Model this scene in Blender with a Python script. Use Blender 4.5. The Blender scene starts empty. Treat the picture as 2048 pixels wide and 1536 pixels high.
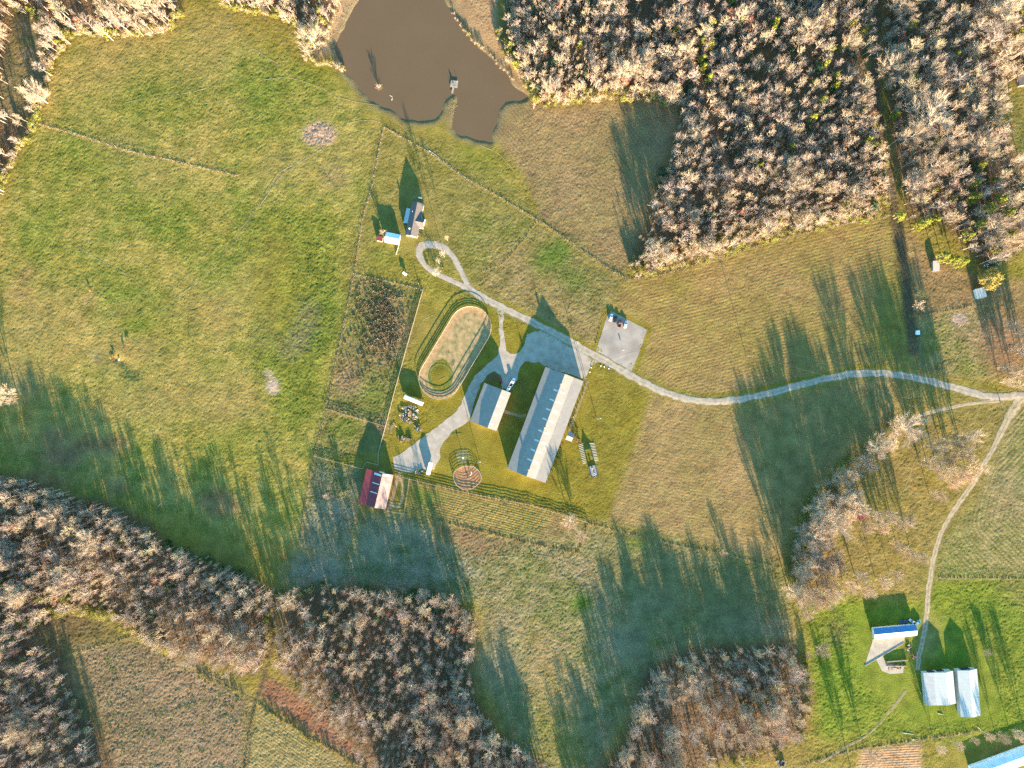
import bpy, bmesh, math, random
import numpy as np
from mathutils import Vector, Matrix
SC = bpy.context.scene
COL = SC.collection
# ---------------------------------------------------------------- camera, sky, sun, exposure
S = 0.32            # metres on the ground for one photograph pixel
H = 420.0           # height of the drone
SUN_EL = math.radians(9.5)
SHADOW = Vector((-math.sin(math.radians(15.0)), math.cos(math.radians(15.0)), 0))   # where shadows fall
cam_d = bpy.data.cameras.new('camera'); cam = bpy.data.objects.new('camera', cam_d); COL.objects.link(cam)
cam.location = (0, 0, H); cam.rotation_euler = (0, 0, 0)
cam_d.sensor_width = 36; cam_d.lens = 18 * H / (1024 * S); cam_d.clip_start = 1; cam_d.clip_end = 20000
SC.camera = cam
world = bpy.data.worlds.new('World'); SC.world = world; world.use_nodes = True
wn = world.node_tree.nodes; wl = world.node_tree.links
sky = wn.new('ShaderNodeTexSky'); sky.sky_type = 'NISHITA'; sky.sun_disc = False
sky.sun_elevation = SUN_EL; sky.air_density = 1.0; sky.dust_density = 0.2; sky.ozone_density = 2.0
to_sun = -SHADOW
sky.sun_rotation = math.atan2(to_sun.x, to_sun.y)
tint = wn.new('ShaderNodeMix'); tint.data_type = 'RGBA'; tint.blend_type = 'MULTIPLY'; tint.inputs[0].default_value = 1; tint.inputs[7].default_value = (0.6, 1.0, 1.0, 1)   # even white balance over the whole sky
wl.new(sky.outputs[0], tint.inputs[6]); wl.new(tint.outputs[2], wn['Background'].inputs[0]); wn['Background'].inputs[1].default_value = 0.108
sun_d = bpy.data.lights.new('sun', 'SUN'); sun_d.energy = 5.0; sun_d.angle = math.radians(0.5); sun_d.color = (1.0, 0.8, 0.52)
sun = bpy.data.objects.new('sun', sun_d); COL.objects.link(sun)
ldir = Vector((SHADOW.x * math.cos(SUN_EL), SHADOW.y * math.cos(SUN_EL), -math.sin(SUN_EL)))
sun.rotation_euler = ldir.to_track_quat('-Z', 'Y').to_euler(); sun.location = (80, -300, 80)
vs = SC.view_settings
vs.view_transform = 'Standard'; vs.look = 'None'; vs.gamma = 1; vs.use_curve_mapping = False; vs.exposure = 2.85
SC.render.engine = 'CYCLES'
SC.cycles.max_bounces = 4; SC.cycles.diffuse_bounces = 2; SC.cycles.use_denoising = False

def P(px, py, z=0.0):
    """ground position under the photograph pixel, for something standing z metres above the ground"""
    k = (H - z) / H * S
    return ((px - 1024) * k, (768 - py) * k)

# ---------------------------------------------------------------- materials
MATS = {}
def nodes_of(name):
    m = bpy.data.materials.new(name); m.use_nodes = True
    n = m.node_tree.nodes; l = m.node_tree.links
    return m, n, l, n['Principled BSDF']
def mat(name, col, rough=0.8, var=0.15, scale=1.0, bump=0.0, spec=0.3, metal=0.0, rnd=0.0, col2=None, stretch=None):
    """plain procedural material: two tones mixed by noise, a little relief, a little change from copy to copy"""
    if name in MATS: return MATS[name]
    m, n, l, b = nodes_of(name)
    tc = n.new('ShaderNodeTexCoord'); no = n.new('ShaderNodeTexNoise')
    no.inputs['Scale'].default_value = scale; no.inputs['Detail'].default_value = 4
    if stretch:
        mp = n.new('ShaderNodeMapping'); mp.inputs['Scale'].default_value = stretch
        l.new(tc.outputs['Object'], mp.inputs[0]); l.new(mp.outputs[0], no.inputs['Vector'])
    else: l.new(tc.outputs['Object'], no.inputs['Vector'])
    mx = n.new('ShaderNodeMix'); mx.data_type = 'RGBA'
    c2 = col2 if col2 else tuple(c * (1 + var) for c in col)
    c1 = col if col2 else tuple(c * (1 - var) for c in col)
    mx.inputs[6].default_value = (*c1, 1); mx.inputs[7].default_value = (*c2, 1)
    rp = n.new('ShaderNodeMapRange'); rp.inputs[1].default_value = 0.35; rp.inputs[2].default_value = 0.65
    l.new(no.outputs['Fac'], rp.inputs[0]); l.new(rp.outputs[0], mx.inputs[0])
    out = mx.outputs[2]
    if rnd:
        oi = n.new('ShaderNodeObjectInfo'); mr = n.new('ShaderNodeMapRange')
        mr.inputs[3].default_value = 1 - rnd; mr.inputs[4].default_value = 1 + rnd
        l.new(oi.outputs['Random'], mr.inputs[0])
        hs = n.new('ShaderNodeHueSaturation'); hs.inputs['Saturation'].default_value = 1
        l.new(mr.outputs[0], hs.inputs['Value']); l.new(out, hs.inputs['Color']); out = hs.outputs[0]
    l.new(out, b.inputs['Base Color'])
    b.inputs['Roughness'].default_value = rough; b.inputs['Specular IOR Level'].default_value = spec; b.inputs['Metallic'].default_value = metal
    if bump:
        bp = n.new('ShaderNodeBump'); bp.inputs['Strength'].default_value = bump; bp.inputs['Distance'].default_value = 0.1
        l.new(no.outputs['Fac'], bp.inputs['Height']); l.new(bp.outputs[0], b.inputs['Normal'])
    MATS[name] = m; return m

# ---------------------------------------------------------------- mesh helpers
class MB:
    def __init__(s): s.v = []; s.f = []
    def add(s, vs, fs):
        o = len(s.v); s.v += [tuple(p) for p in vs]; s.f += [tuple(i + o for i in f) for f in fs]; return s
    def box(s, c, d, rz=0.0, taper=1.0, M=None):
        cx, cy, cz = c; hx, hy, hz = d[0] / 2, d[1] / 2, d[2] / 2
        ca, sa = math.cos(rz), math.sin(rz); pts = []
        for k, t in ((-1, 1.0), (1, taper)):
            for i, j in ((-1, -1), (1, -1), (1, 1), (-1, 1)):
                x, y = i * hx * t, j * hy * t
                pts.append((cx + x * ca - y * sa, cy + x * sa + y * ca, cz + k * hz))
        return s.add(pts, [(3, 2, 1, 0), (4, 5, 6, 7), (0, 1, 5, 4), (1, 2, 6, 5), (2, 3, 7, 6), (3, 0, 4, 7)])
    def tube(s, a, b, r0, r1=None, n=6, caps=True):
        r1 = r0 if r1 is None else r1
        a = Vector(a); b = Vector(b); d = b - a
        if d.length < 1e-6: return s
        d.normalize(); u = d.orthogonal().normalized(); w = d.cross(u)
        pts = []
        for c, r in ((a, r0), (b, r1)):
            for i in range(n):
                t = 2 * math.pi * i / n
                pts.append(c + u * (math.cos(t) * r) + w * (math.sin(t) * r))
        fs = [(i, (i + 1) % n, n + (i + 1) % n, n + i) for i in range(n)]
        if caps: fs += [tuple(range(n - 1, -1, -1)), tuple(range(n, 2 * n))]
        return s.add(pts, fs)
    def lathe(s, c, prof, n=12, rz=0):
        pts = []; fs = []
        for r, z in prof:
            for i in range(n):
                t = 2 * math.pi * i / n + rz; pts.append((c[0] + r * math.cos(t), c[1] + r * math.sin(t), c[2] + z))
        for k in range(len(prof) - 1):
            for i in range(n): fs.append((k * n + i, k * n + (i + 1) % n, (k + 1) * n + (i + 1) % n, (k + 1) * n + i))
        fs.append(tuple(range(n - 1, -1, -1))); fs.append(tuple(range((len(prof) - 1) * n, len(prof) * n)))
        return s.add(pts, fs)
    def prism(s, poly, z0, z1):
        n = len(poly); pts = [(x, y, z0) for x, y in poly] + [(x, y, z1) for x, y in poly]
        return s.add(pts, [tuple(range(n - 1, -1, -1)), tuple(range(n, 2 * n))] + [(i, (i + 1) % n, n + (i + 1) % n, n + i) for i in range(n)])
    def extrude(s, prof, length, origin, ang):
        """prof: (x across, z) outline, extruded along local y"""
        n = len(prof); ca, sa = math.cos(ang), math.sin(ang); pts = []
        for y in (-length / 2, length / 2):
            for x, z in prof: pts.append((origin[0] + x * ca - y * sa, origin[1] + x * sa + y * ca, origin[2] + z))
        return s.add(pts, [tuple(range(n)), tuple(range(2 * n - 1, n - 1, -1))] + [(i, n + i, n + (i + 1) % n, (i + 1) % n) for i in range(n)])
    def mesh(s, name, m, smooth=False):
        me = bpy.data.meshes.new(name); me.from_pydata(s.v, [], s.f); me.update()
        if m is not None: me.materials.append(m)
        if smooth: me.polygons.foreach_set('use_smooth', [True] * len(me.polygons))
        return me
    def build(s, name, m, parent=None, smooth=False, fix=True):
        me = s.mesh(name, m, smooth)
        if fix and len(s.f) < 20000:
            bm = bmesh.new(); bm.from_mesh(me); bmesh.ops.recalc_face_normals(bm, faces=bm.faces); bm.to_mesh(me); bm.free()
        o = bpy.data.objects.new(name, me); COL.objects.link(o)
        if parent is not None: o.parent = parent
        return o
def tag(o, label=None, cat=None, group=None, kind=None):
    if label: o['label'] = label
    if cat: o['category'] = cat
    if group: o['group'] = group
    if kind: o['kind'] = kind
    return o
def empty(name, loc, rz=0.0, label=None, cat=None, group=None):
    o = bpy.data.objects.new(name, None); COL.objects.link(o); o.location = loc; o.rotation_euler = (0, 0, rz)
    o.empty_display_size = 0.5
    return tag(o, label, cat, group)
def put(name, me, parent=None, loc=(0, 0, 0), rot=(0, 0, 0), scale=(1, 1, 1)):
    o = bpy.data.objects.new(name, me); COL.objects.link(o)
    if parent is not None: o.parent = parent
    o.location = loc; o.rotation_euler = rot; o.scale = scale
    return o
def copy_tree(o, parent=None):
    c = o.copy(); COL.objects.link(c); c.parent = parent
    for ch in o.children: copy_tree(ch, c)
    return c
# ---------------------------------------------------------------- the ground: one sheet, fields as colour and relief
def axis(lo, hi):
    core = np.arange(lo - 20, hi + 21, 2.0)
    a = np.arange(lo - 20 - 300, lo - 20, 6.0); b = np.arange(hi + 26, hi + 326, 6.0)
    g = np.cumsum(12 * 1.35 ** np.arange(22))
    return np.concatenate([(a[0] - g)[::-1], a, core, b, b[-1] + g])
GX = axis(0, 2048); GY = axis(0, 1536)
PX, PY = np.meshgrid(GX, GY)
NYg, NXg = PX.shape
rs = np.random.RandomState(7)
TAB = rs.rand(512, 512)
def vnoise(x, y, scale, seed=0):
    x = x / scale + seed * 17.3; y = y / scale + seed * 31.7
    xi = np.floor(x).astype(int); yi = np.floor(y).astype(int); fx = x - xi; fy = y - yi
    fx = fx * fx * (3 - 2 * fx); fy = fy * fy * (3 - 2 * fy)
    t = lambda a, b: TAB[a & 511, b & 511]
    return (t(xi, yi) * (1 - fx) + t(xi + 1, yi) * fx) * (1 - fy) + (t(xi, yi + 1) * (1 - fx) + t(xi + 1, yi + 1) * fx) * fy
def fbm(x, y, scale, seed=0, o=3):
    r = 0; a = 1; s = 0
    for k in range(o): r = r + a * vnoise(x, y, scale / 2 ** k, seed + k * 5); s += a; a *= 0.5
    return r / s - 0.5
JX = fbm(PX, PY, 60, 1, 4); JY = fbm(PX, PY, 60, 2, 4)
def inside(poly, x, y):
    r = np.zeros(x.shape, bool); n = len(poly)
    for i in range(n):
        x0, y0 = poly[i]; x1, y1 = poly[(i + 1) % n]
        if y0 == y1: continue
        c = ((y0 > y) != (y1 > y)) & (x < (x1 - x0) * (y - y0) / (y1 - y0) + x0); r ^= c
    return r
def blur(m, r):
    for ax in (0, 1):
        for _ in range(2):
            p = np.pad(m, [(r + 1, r) if a == ax else (0, 0) for a in (0, 1)], mode='edge'); c = np.cumsum(p, axis=ax)
            k = 2 * r + 1
            m = (c[k:] - c[:-k]) / k if ax == 0 else (c[:, k:] - c[:, :-k]) / k
    return m
def window(poly, pad):
    xs = [p[0] for p in poly]; ys = [p[1] for p in poly]
    i0, i1 = np.searchsorted(GX, [min(xs) - pad, max(xs) + pad]); j0, j1 = np.searchsorted(GY, [min(ys) - pad, max(ys) + pad])
    return slice(max(j0 - 1, 0), min(j1 + 1, NYg)), slice(max(i0 - 1, 0), min(i1 + 1, NXg))
def pmask(poly, feather=3, jit=10):
    w = window(poly, feather * 5 + jit + 6)
    m = inside(poly, PX[w] + JX[w] * jit * 2, PY[w] + JY[w] * jit * 2).astype(np.float32)
    if feather: m = blur(m, feather)
    return w, m
def smask(line, width, feather=2.0, jit=3):
    w = window(line, width + feather + jit + 8); x = PX[w] + JX[w] * jit * 2; y = PY[w] + JY[w] * jit * 2
    d = np.full(x.shape, 1e9)
    for (x0, y0), (x1, y1) in zip(line[:-1], line[1:]):
        L = (x1 - x0) ** 2 + (y1 - y0) ** 2 + 1e-9
        t = np.clip(((x - x0) * (x1 - x0) + (y - y0) * (y1 - y0)) / L, 0, 1)
        d = np.minimum(d, np.hypot(x - x0 - t * (x1 - x0), y - y0 - t * (y1 - y0)))
    return w, np.clip((width / 2 + feather - d) / (2 * feather), 0, 1), d
CA = np.empty((NYg, NXg, 3), np.float32); CB = np.empty_like(CA)
ROW = np.zeros((NYg, NXg), np.float32); RAMP = np.zeros_like(ROW); CLUMP = np.full_like(ROW, 0.5); HGT = np.zeros_like(ROW); FLAT = np.zeros_like(ROW)
def paint(w, m, A=None, B=None, clump=None, rowamp=None):
    k = m[..., None]
    if A is not None: CA[w] = CA[w] * (1 - k) + np.array(A) * k
    if B is not None: CB[w] = CB[w] * (1 - k) + np.array(B) * k
    if clump is not None: CLUMP[w] = CLUMP[w] * (1 - m) + clump * m
    if rowamp is not None: RAMP[w] = RAMP[w] * (1 - m) + rowamp * m
def field(poly, A, B, feather=4, jit=10, clump=0.5, amount=1.0, rows=None, rowamp=0.0):
    w, m = pmask(poly, feather, jit); m = m * amount
    paint(w, m, A, B, clump, rowamp)
    if rows is not None:
        sel = m > 0.3
        R = ROW[w]; R[sel] = rows(PX[w], PY[w])[sel]; ROW[w] = R
def spot(cx, cy, rx, ry, A, B, feather=5, amount=1.0, clump=0.5, jit=14, rot=0):
    ca, sa = math.cos(rot), math.sin(rot)
    field([(cx + rx * math.cos(t) * ca - ry * math.sin(t) * sa, cy + rx * math.cos(t) * sa + ry * math.sin(t) * ca) for t in np.linspace(0, 6.283, 17)[:-1]], A, B, feather, jit, clump, amount)
def straight(dx, dy, period):
    L = math.hypot(dx, dy); return lambda x, y: (-(x * dy) + y * dx) / L * S / period
def along(line, period):
    def f(x, y):
        d = np.full(x.shape, 1e9)
        for (x0, y0), (x1, y1) in zip(line[:-1], line[1:]):
            L = (x1 - x0) ** 2 + (y1 - y0) ** 2; t = np.clip(((x - x0) * (x1 - x0) + (y - y0) * (y1 - y0)) / L, 0, 1)
            d = np.minimum(d, np.hypot(x - x0 - t * (x1 - x0), y - y0 - t * (y1 - y0)))
        return d * S / period
    return f
GREEN = (.08, .118, .016); LIME = (.145, .148, .022); OLIVE = (.17, .14, .038); STRAW = (.21, .165, .075); TAN = (.27, .2, .115)
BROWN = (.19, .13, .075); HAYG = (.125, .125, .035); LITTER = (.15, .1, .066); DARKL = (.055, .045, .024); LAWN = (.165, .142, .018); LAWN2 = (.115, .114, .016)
RED = (.17, .075, .05); DIRT = (.24, .165, .115); PALE = (.25, .21, .16); LUSH = (.105, .155, .015)
CA[:] = LIME; CB[:] = OLIVE
# big pasture on the left: greener, drier and reddish patches
L1 = [(0, 420), (90, 180), (140, 75), (360, 20), (600, 130), (740, 220), (770, 330), (720, 480), (640, 900), (600, 1100), (0, 940)]
field(L1, (.095, .142, .02), (.25, .198, .066), 8, 20, .5)
for c in [(150, 330, 120, 60), (330, 200, 110, 60), (480, 280, 70, 50), (640, 150, 60, 40), (300, 420, 90, 40), (120, 420, 60, 40), (420, 470, 130, 60), (240, 560, 90, 40), (560, 210, 80, 60), (90, 520, 80, 60), (340, 640, 80, 60), (450, 900, 120, 60)]:
    spot(*c, (.062, .118, .014), LIME, 14, .55, .8, 44)
for c in [(250, 80, 90, 30), (420, 60, 70, 40), (230, 300, 60, 20), (60, 650, 60, 60), (150, 860, 100, 40), (330, 800, 160, 40), (560, 330, 60, 40), (130, 600, 60, 30), (430, 620, 70, 50), (200, 130, 60, 30), (390, 150, 50, 26), (300, 350, 40, 24), (690, 300, 30, 50), (520, 560, 50, 40), (250, 690, 90, 40), (60, 760, 60, 40), (480, 800, 70, 30)]:
    spot(*c, (.25, .19, .085), OLIVE, 14, .6, .5, 44)
for c in [(105, 870, 30, 16), (125, 905, 40, 22), (110, 920, 36, 16), (440, 1005, 44, 30), (240, 975, 26, 14), (55, 545, 22, 12), (35, 585, 28, 12), (175, 597, 14, 14), (150, 640, 10, 8), (100, 960, 60, 14), (200, 890, 60, 18)]:
    spot(*c, RED, BROWN, 5, .6, .5, 14)
field([(510, 420), (700, 420), (690, 560), (640, 830), (560, 880), (505, 700)], GREEN, (.13, .15, .02), 10, 20, .9, .8)
for c in [(620, 560, 60, 50), (640, 650, 40, 70), (560, 480, 60, 30), (600, 800, 30, 60)]: spot(*c, (.055, .1, .02), LIME, 8, .55, .95, 30)
for c in [(610, 640, 26, 34), (530, 660, 24, 36), (590, 690, 30, 24)]: spot(*c, (.16, .12, .1), GREEN, 6, .7, .9, 16)
spot(545, 560, 40, 120, OLIVE, LIME, 12, .7, .3, 20); spot(545, 770, 12, 18, (.45, .36, .3), PALE, 2, .9, .3, 8); spot(538, 745, 8, 6, (.4, .32, .26), PALE, 2, .8, .3, 8)
spot(640, 268, 33, 24, (.36, .27, .2), (.24, .17, .12), 2, .95, .9, 8, -.2); spot(668, 352, 22, 20, (.2, .15, .11), OLIVE, 6, .6, .8, 10)
spot(185, 708, 14, 14, PALE, OLIVE, 4, .5); spot(10, 770, 60, 30, PALE, OLIVE, 12, .5); spot(255, 632, 30, 12, STRAW, OLIVE, 8, .8)
spot(275, 650, 40, 20, LUSH, GREEN, 6, .8, .6)
# yard, house lawn, fields between pond and road
field([(760, 255), (900, 280), (1000, 330), (1080, 440), (1000, 540), (930, 560), (840, 500), (705, 545), (730, 400)], (.13, .138, .03), (.155, .135, .045), 5, 6, .4)
spot(830, 330, 50, 60, LIME, OLIVE, 14, .6); spot(965, 310, 60, 26, GREEN, LIME, 10, .6, .7); spot(760, 520, 40, 30, LUSH, LIME, 10, .6)
field([(935, 400), (1070, 445), (1040, 500), (980, 540), (930, 540), (915, 480)], GREEN, STRAW, 5, 6, .55, .75, along([(910, 540), (1000, 560), (1070, 470)], 2.6), .35)
field([(940, 560), (1085, 450), (1250, 560), (1210, 630), (1190, 690), (1060, 640)], (.115, .12, .032), (.2, .155, .075), 5, 8, .55, 1, straight(1, .75, 3.4), .22)
for c in [(1100, 520, 40, 30), (1150, 560, 26, 16), (1120, 500, 20, 24)]: spot(*c, (.055, .115, .018), GREEN, 6, .8, .7, 22)
# brown stubble field below the wood
field([(1000, 290), (988, 260), (1010, 203), (1070, 200), (1110, 218), (1190, 205), (1340, 200), (1362, 240), (1330, 330), (1300, 420), (1262, 530), (1245, 540), (1200, 505), (1100, 425), (1070, 400), (1040, 340)],
      (.215, .155, .085), (.13, .115, .045), 3, 5, .45, 1, straight(.62, .78, 2.2), .3)
spot(1130, 300, 70, 50, HAYG, STRAW, 20, .3); spot(1170, 430, 50, 26, (.12, .13, .035), STRAW, 10, .4)
field([(1080, 400), (1250, 530), (1240, 548), (1210, 530), (1075, 430)], BROWN, HAYG, 3, 6, .5)
# mown hay field
field([(1248, 566), (1400, 528), (1560, 484), (1700, 452), (1778, 438), (1800, 560), (1822, 740), (1730, 740), (1620, 760), (1480, 792), (1400, 796), (1330, 778), (1282, 745), (1298, 655), (1220, 620)],
      (.215, .155, .066), (.14, .128, .032), 4, 5, .3, 1, along([(1150, 640), (1262, 560), (1400, 527), (1550, 487), (1775, 430), (1900, 420)], 2.0), .33)
spot(1790, 640, 30, 100, GREEN, LIME, 12, .55, .6); spot(1640, 700, 60, 30, GREEN, STRAW, 14, .4); spot(1470, 770, 90, 16, STRAW, BROWN, 8, .5); spot(1520, 560, 120, 26, STRAW, BROWN, 14, .35)
# field south of the road
field([(1300, 790), (1400, 808), (1500, 812), (1600, 790), (1700, 762), (1800, 752), (1800, 830), (1700, 900), (1610, 1000), (1560, 1130), (1400, 1090), (1212, 1040), (1290, 820)],
      (.235, .168, .082), (.155, .132, .045), 4, 4, .3, 1, straight(1, .15, 1.9), .16)
field([(1490, 815), (1800, 755), (1800, 830), (1700, 900), (1600, 1000), (1565, 1120), (1530, 1060)], (.1, .125, .028), STRAW, 10, 14, .6, .6)
# lawn round the barns
field([(1180, 728), (1268, 758), (1298, 790), (1280, 850), (1215, 1040), (1150, 1030), (1000, 985), (900, 970), (800, 950), (770, 910), (800, 800), (830, 760), (920, 600), (1000, 620), (1040, 640), (1100, 690)], LAWN, LAWN2, 3, 4, .3, .95)
for c in [(1210, 790, 60, 30), (1240, 900, 40, 50), (1190, 990, 60, 30), (900, 900, 40, 26)]: spot(*c, LAWN2, OLIVE, 14, .5, .3, 24)
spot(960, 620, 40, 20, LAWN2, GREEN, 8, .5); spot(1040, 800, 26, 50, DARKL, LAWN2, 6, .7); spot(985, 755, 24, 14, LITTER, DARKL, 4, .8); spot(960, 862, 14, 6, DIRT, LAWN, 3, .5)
# paddocks left of the barns
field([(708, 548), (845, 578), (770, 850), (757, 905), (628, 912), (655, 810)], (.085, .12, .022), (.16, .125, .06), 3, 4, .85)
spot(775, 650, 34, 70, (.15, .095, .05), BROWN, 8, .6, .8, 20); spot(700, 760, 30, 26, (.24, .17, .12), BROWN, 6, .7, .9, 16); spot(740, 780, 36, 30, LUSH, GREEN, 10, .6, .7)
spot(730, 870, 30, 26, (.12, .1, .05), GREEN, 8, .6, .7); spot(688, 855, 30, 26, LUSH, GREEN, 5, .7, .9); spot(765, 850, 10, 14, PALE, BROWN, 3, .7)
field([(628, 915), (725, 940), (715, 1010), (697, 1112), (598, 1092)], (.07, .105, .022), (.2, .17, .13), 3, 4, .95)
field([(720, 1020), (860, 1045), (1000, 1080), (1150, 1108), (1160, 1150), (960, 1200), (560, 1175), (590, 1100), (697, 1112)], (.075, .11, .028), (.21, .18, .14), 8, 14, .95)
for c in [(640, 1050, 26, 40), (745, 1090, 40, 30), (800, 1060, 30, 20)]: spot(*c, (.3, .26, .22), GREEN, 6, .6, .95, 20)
field([(818, 962), (930, 988), (1060, 1012), (1172, 1046), (1156, 1106), (1000, 1072), (870, 1040), (808, 1026)], (.2, .155, .06), (.115, .125, .03), 3, 3, .6, 1, straight(1, .25, 1.5), .7)
spot(845, 985, 30, 18, LIME, GREEN, 6, .7, .8); spot(1120, 1060, 40, 24, BROWN, LITTER, 8, .6)
field([(850, 1035), (1150, 1107), (1180, 1120), (1130, 1150), (960, 1120), (860, 1070)], BROWN, (.1, .11, .03), 5, 10, .8)
# the shaded southern meadow
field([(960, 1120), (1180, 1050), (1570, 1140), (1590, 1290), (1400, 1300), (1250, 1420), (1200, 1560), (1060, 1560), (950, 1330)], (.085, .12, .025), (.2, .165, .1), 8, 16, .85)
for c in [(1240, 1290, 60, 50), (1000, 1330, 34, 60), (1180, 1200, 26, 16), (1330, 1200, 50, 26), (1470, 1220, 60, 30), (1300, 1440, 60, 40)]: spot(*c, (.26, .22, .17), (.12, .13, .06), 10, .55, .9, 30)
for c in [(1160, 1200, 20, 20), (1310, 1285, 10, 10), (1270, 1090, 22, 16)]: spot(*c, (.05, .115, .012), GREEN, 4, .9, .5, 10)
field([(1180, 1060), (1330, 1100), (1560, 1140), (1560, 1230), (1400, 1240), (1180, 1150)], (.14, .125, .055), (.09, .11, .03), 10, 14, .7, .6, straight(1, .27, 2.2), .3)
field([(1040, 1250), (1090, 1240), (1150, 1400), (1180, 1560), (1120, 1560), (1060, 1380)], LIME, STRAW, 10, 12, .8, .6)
# right-hand properties
field([(1800, 760), (2000, 790), (2060, 800), (1960, 980), (1880, 1080), (1850, 1190), (1600, 1200), (1570, 1130), (1620, 1000), (1800, 850)], (.15, .145, .03), (.165, .135, .05), 6, 10, .5)
spot(1800, 920, 18, 70, BROWN, OLIVE, 8, .6, .5, 12, .5); spot(1815, 890, 6, 40, LUSH, LIME, 4, .6, .5, 8, .4)
field([(2030, 810), (2400, 800), (2400, 1160), (1872, 1158), (1880, 1090), (1960, 990)], (.11, .135, .032), (.2, .165, .085), 4, 4, .45, 1, along([(2120, 840), (2010, 960), (1990, 1040), (2060, 1110), (2400, 1130)], 2.6), .6)
spot(2010, 970, 30, 40, PALE, STRAW, 12, .5)
field([(1872, 1160), (2400, 1165), (2400, 1480), (1640, 1480), (1620, 1320), (1600, 1200), (1850, 1200)], (.085, .155, .012), (.14, .16, .022), 6, 10, .7)
field([(1990, 1160), (2400, 1160), (2400, 1300), (2010, 1200)], STRAW, GREEN, 10, 14, .8, .8, straight(1, .05, 2.2), .5)
for c in [(1960, 1250, 70, 60), (2010, 1330, 50, 60)]: spot(*c, (.07, .13, .015), LIME, 14, .6, .8, 30)
spot(1670, 1260, 22, 40, (.13, .1, .05), GREEN, 6, .7, .9); spot(1850, 1280, 16, 40, STRAW, DIRT, 8, .6)
field([(1722, 1502), (1840, 1486), (1850, 1700), (1740, 1700), (1715, 1530)], (.34, .235, .135), (.26, .18, .1), 2, 3, .4, 1, straight(1, -.06, 1.6), .6)
field([(1450, 1520), (1620, 1490), (1660, 1700), (1400, 1700)], (.18, .15, .04), OLIVE, 5, 10, .5)
field([(1800, 440), (1870, 520), (2000, 560), (2060, 560), (2060, 760), (1990, 760), (1830, 740), (1812, 560)], (.15, .12, .045), (.19, .135, .07), 5, 6, .5)
field([(1832, 632), (1950, 615), (1990, 760), (1838, 735)], (.1, .135, .02), (.2, .155, .09), 4, 5, .8)
spot(1915, 638, 17, 14, (.36, .27, .22), PALE, 2, .9, .6, 8); spot(2000, 690, 60, 50, LITTER, BROWN, 10, .7)
field([(2010, 140), (2400, 130), (2400, 330), (2030, 310), (2000, 220)], (.09, .115, .03), OLIVE, 5, 8)
# banks of the pond, bottom-left scrub fields
field([(890, -150), (985, -150), (995, 80), (1060, 190), (1040, 185), (1000, 130), (930, 60), (890, 0)], (.26, .19, .1), (.2, .145, .07), 2, 4, .5, 1, straight(.4, 1, 3), .3)
field([(150, 1290), (280, 1278), (420, 1345), (500, 1390), (490, 1560), (480, 1800), (260, 1800), (200, 1440)], (.225, .165, .1), (.095, .088, .045), 6, 10, .95)
field([(520, 1412), (600, 1470), (740, 1550), (900, 1800), (460, 1800), (495, 1480)], (.15, .15, .055), (.2, .165, .075), 2, 3, .8, 1, straight(1, .68, 1.8), .5)
field([(540, 1350), (640, 1410), (760, 1540), (720, 1540), (520, 1400), (515, 1370)], (.2, .1, .05), LITTER, 4, 8, .9)
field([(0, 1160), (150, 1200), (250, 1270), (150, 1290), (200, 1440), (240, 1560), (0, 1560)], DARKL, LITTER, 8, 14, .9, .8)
field([(30, 20), (80, 20), (90, 150), (60, 240), (-20, 260), (-20, 120)], (.1, .12, .035), LITTER, 5, 8, .7)
WOODS = {
 'above': [(1002, -190), (1010, 80), (1042, 135), (1075, 200), (1110, 212), (1180, 190), (1260, 185), (1330, 195), (1362, 235), (1340, 310), (1305, 400), (1270, 490), (1256, 540), (1310, 540), (1400, 512), (1550, 468), (1680, 438), (1752, 425), (1762, 330), (1738, 250), (1735, 150), (1745, 50), (1745, -190)],
 'east': [(1768, -190), (2330, -190), (2330, 140), (2048, 150), (2015, 170), (2000, 230), (2020, 290), (2050, 320), (2060, 420), (2040, 500), (1985, 540), (1935, 500), (1880, 440), (1812, 440), (1792, 330), (1775, 230), (1765, 100)],
 'corner': [(150, 66), (210, 75), (330, 62), (358, 30), (355, -190), (-280, -190), (-280, 430), (-5, 400), (15, 330), (58, 275), (85, 200), (100, 140), (140, 70), (95, 50), (85, 30), (30, 25), (15, 100), (-10, 230), (60, 230), (90, 130), (95, 60)],
 'dam': [(440, -190), (715, -190), (690, 5), (650, 58), (618, 118), (606, 100), (610, 60), (560, 32), (450, 10)],
 'southwest': [(-280, 930), (0, 948), (60, 960), (150, 990), (230, 1012), (300, 1050), (330, 1085), (400, 1112), (450, 1130), (520, 1165), (548, 1180), (545, 1270), (528, 1335), (480, 1345), (420, 1332), (330, 1300), (285, 1270), (240, 1238), (190, 1215), (110, 1215), (60, 1280), (120, 1310), (140, 1400), (190, 1480), (230, 1560), (235, 1780), (-280, 1780)],
 'south': [(562, 1180), (650, 1168), (760, 1178), (900, 1188), (952, 1235), (945, 1330), (950, 1400), (1000, 1470), (1090, 1530), (1110, 1780), (840, 1780), (760, 1550), (690, 1475), (640, 1420), (600, 1370), (556, 1340), (552, 1260)],
 'southeast': [(1290, 1340), (1400, 1295), (1500, 1292), (1580, 1282), (1606, 1330), (1616, 1420), (1600, 1485), (1500, 1505), (1420, 1530), (1400, 1600), (1180, 1780), (1150, 1600), (1250, 1480)],
 'strip': [(1795, 835), (1770, 868), (1740, 898), (1700, 928), (1650, 970), (1620, 1020), (1592, 1080), (1577, 1130), (1582, 1190), (1610, 1202), (1640, 1190), (1680, 1160), (1690, 1110), (1660, 1080), (1690, 1040), (1715, 1000), (1715, 960), (1760, 915), (1800, 860)],
}
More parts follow.
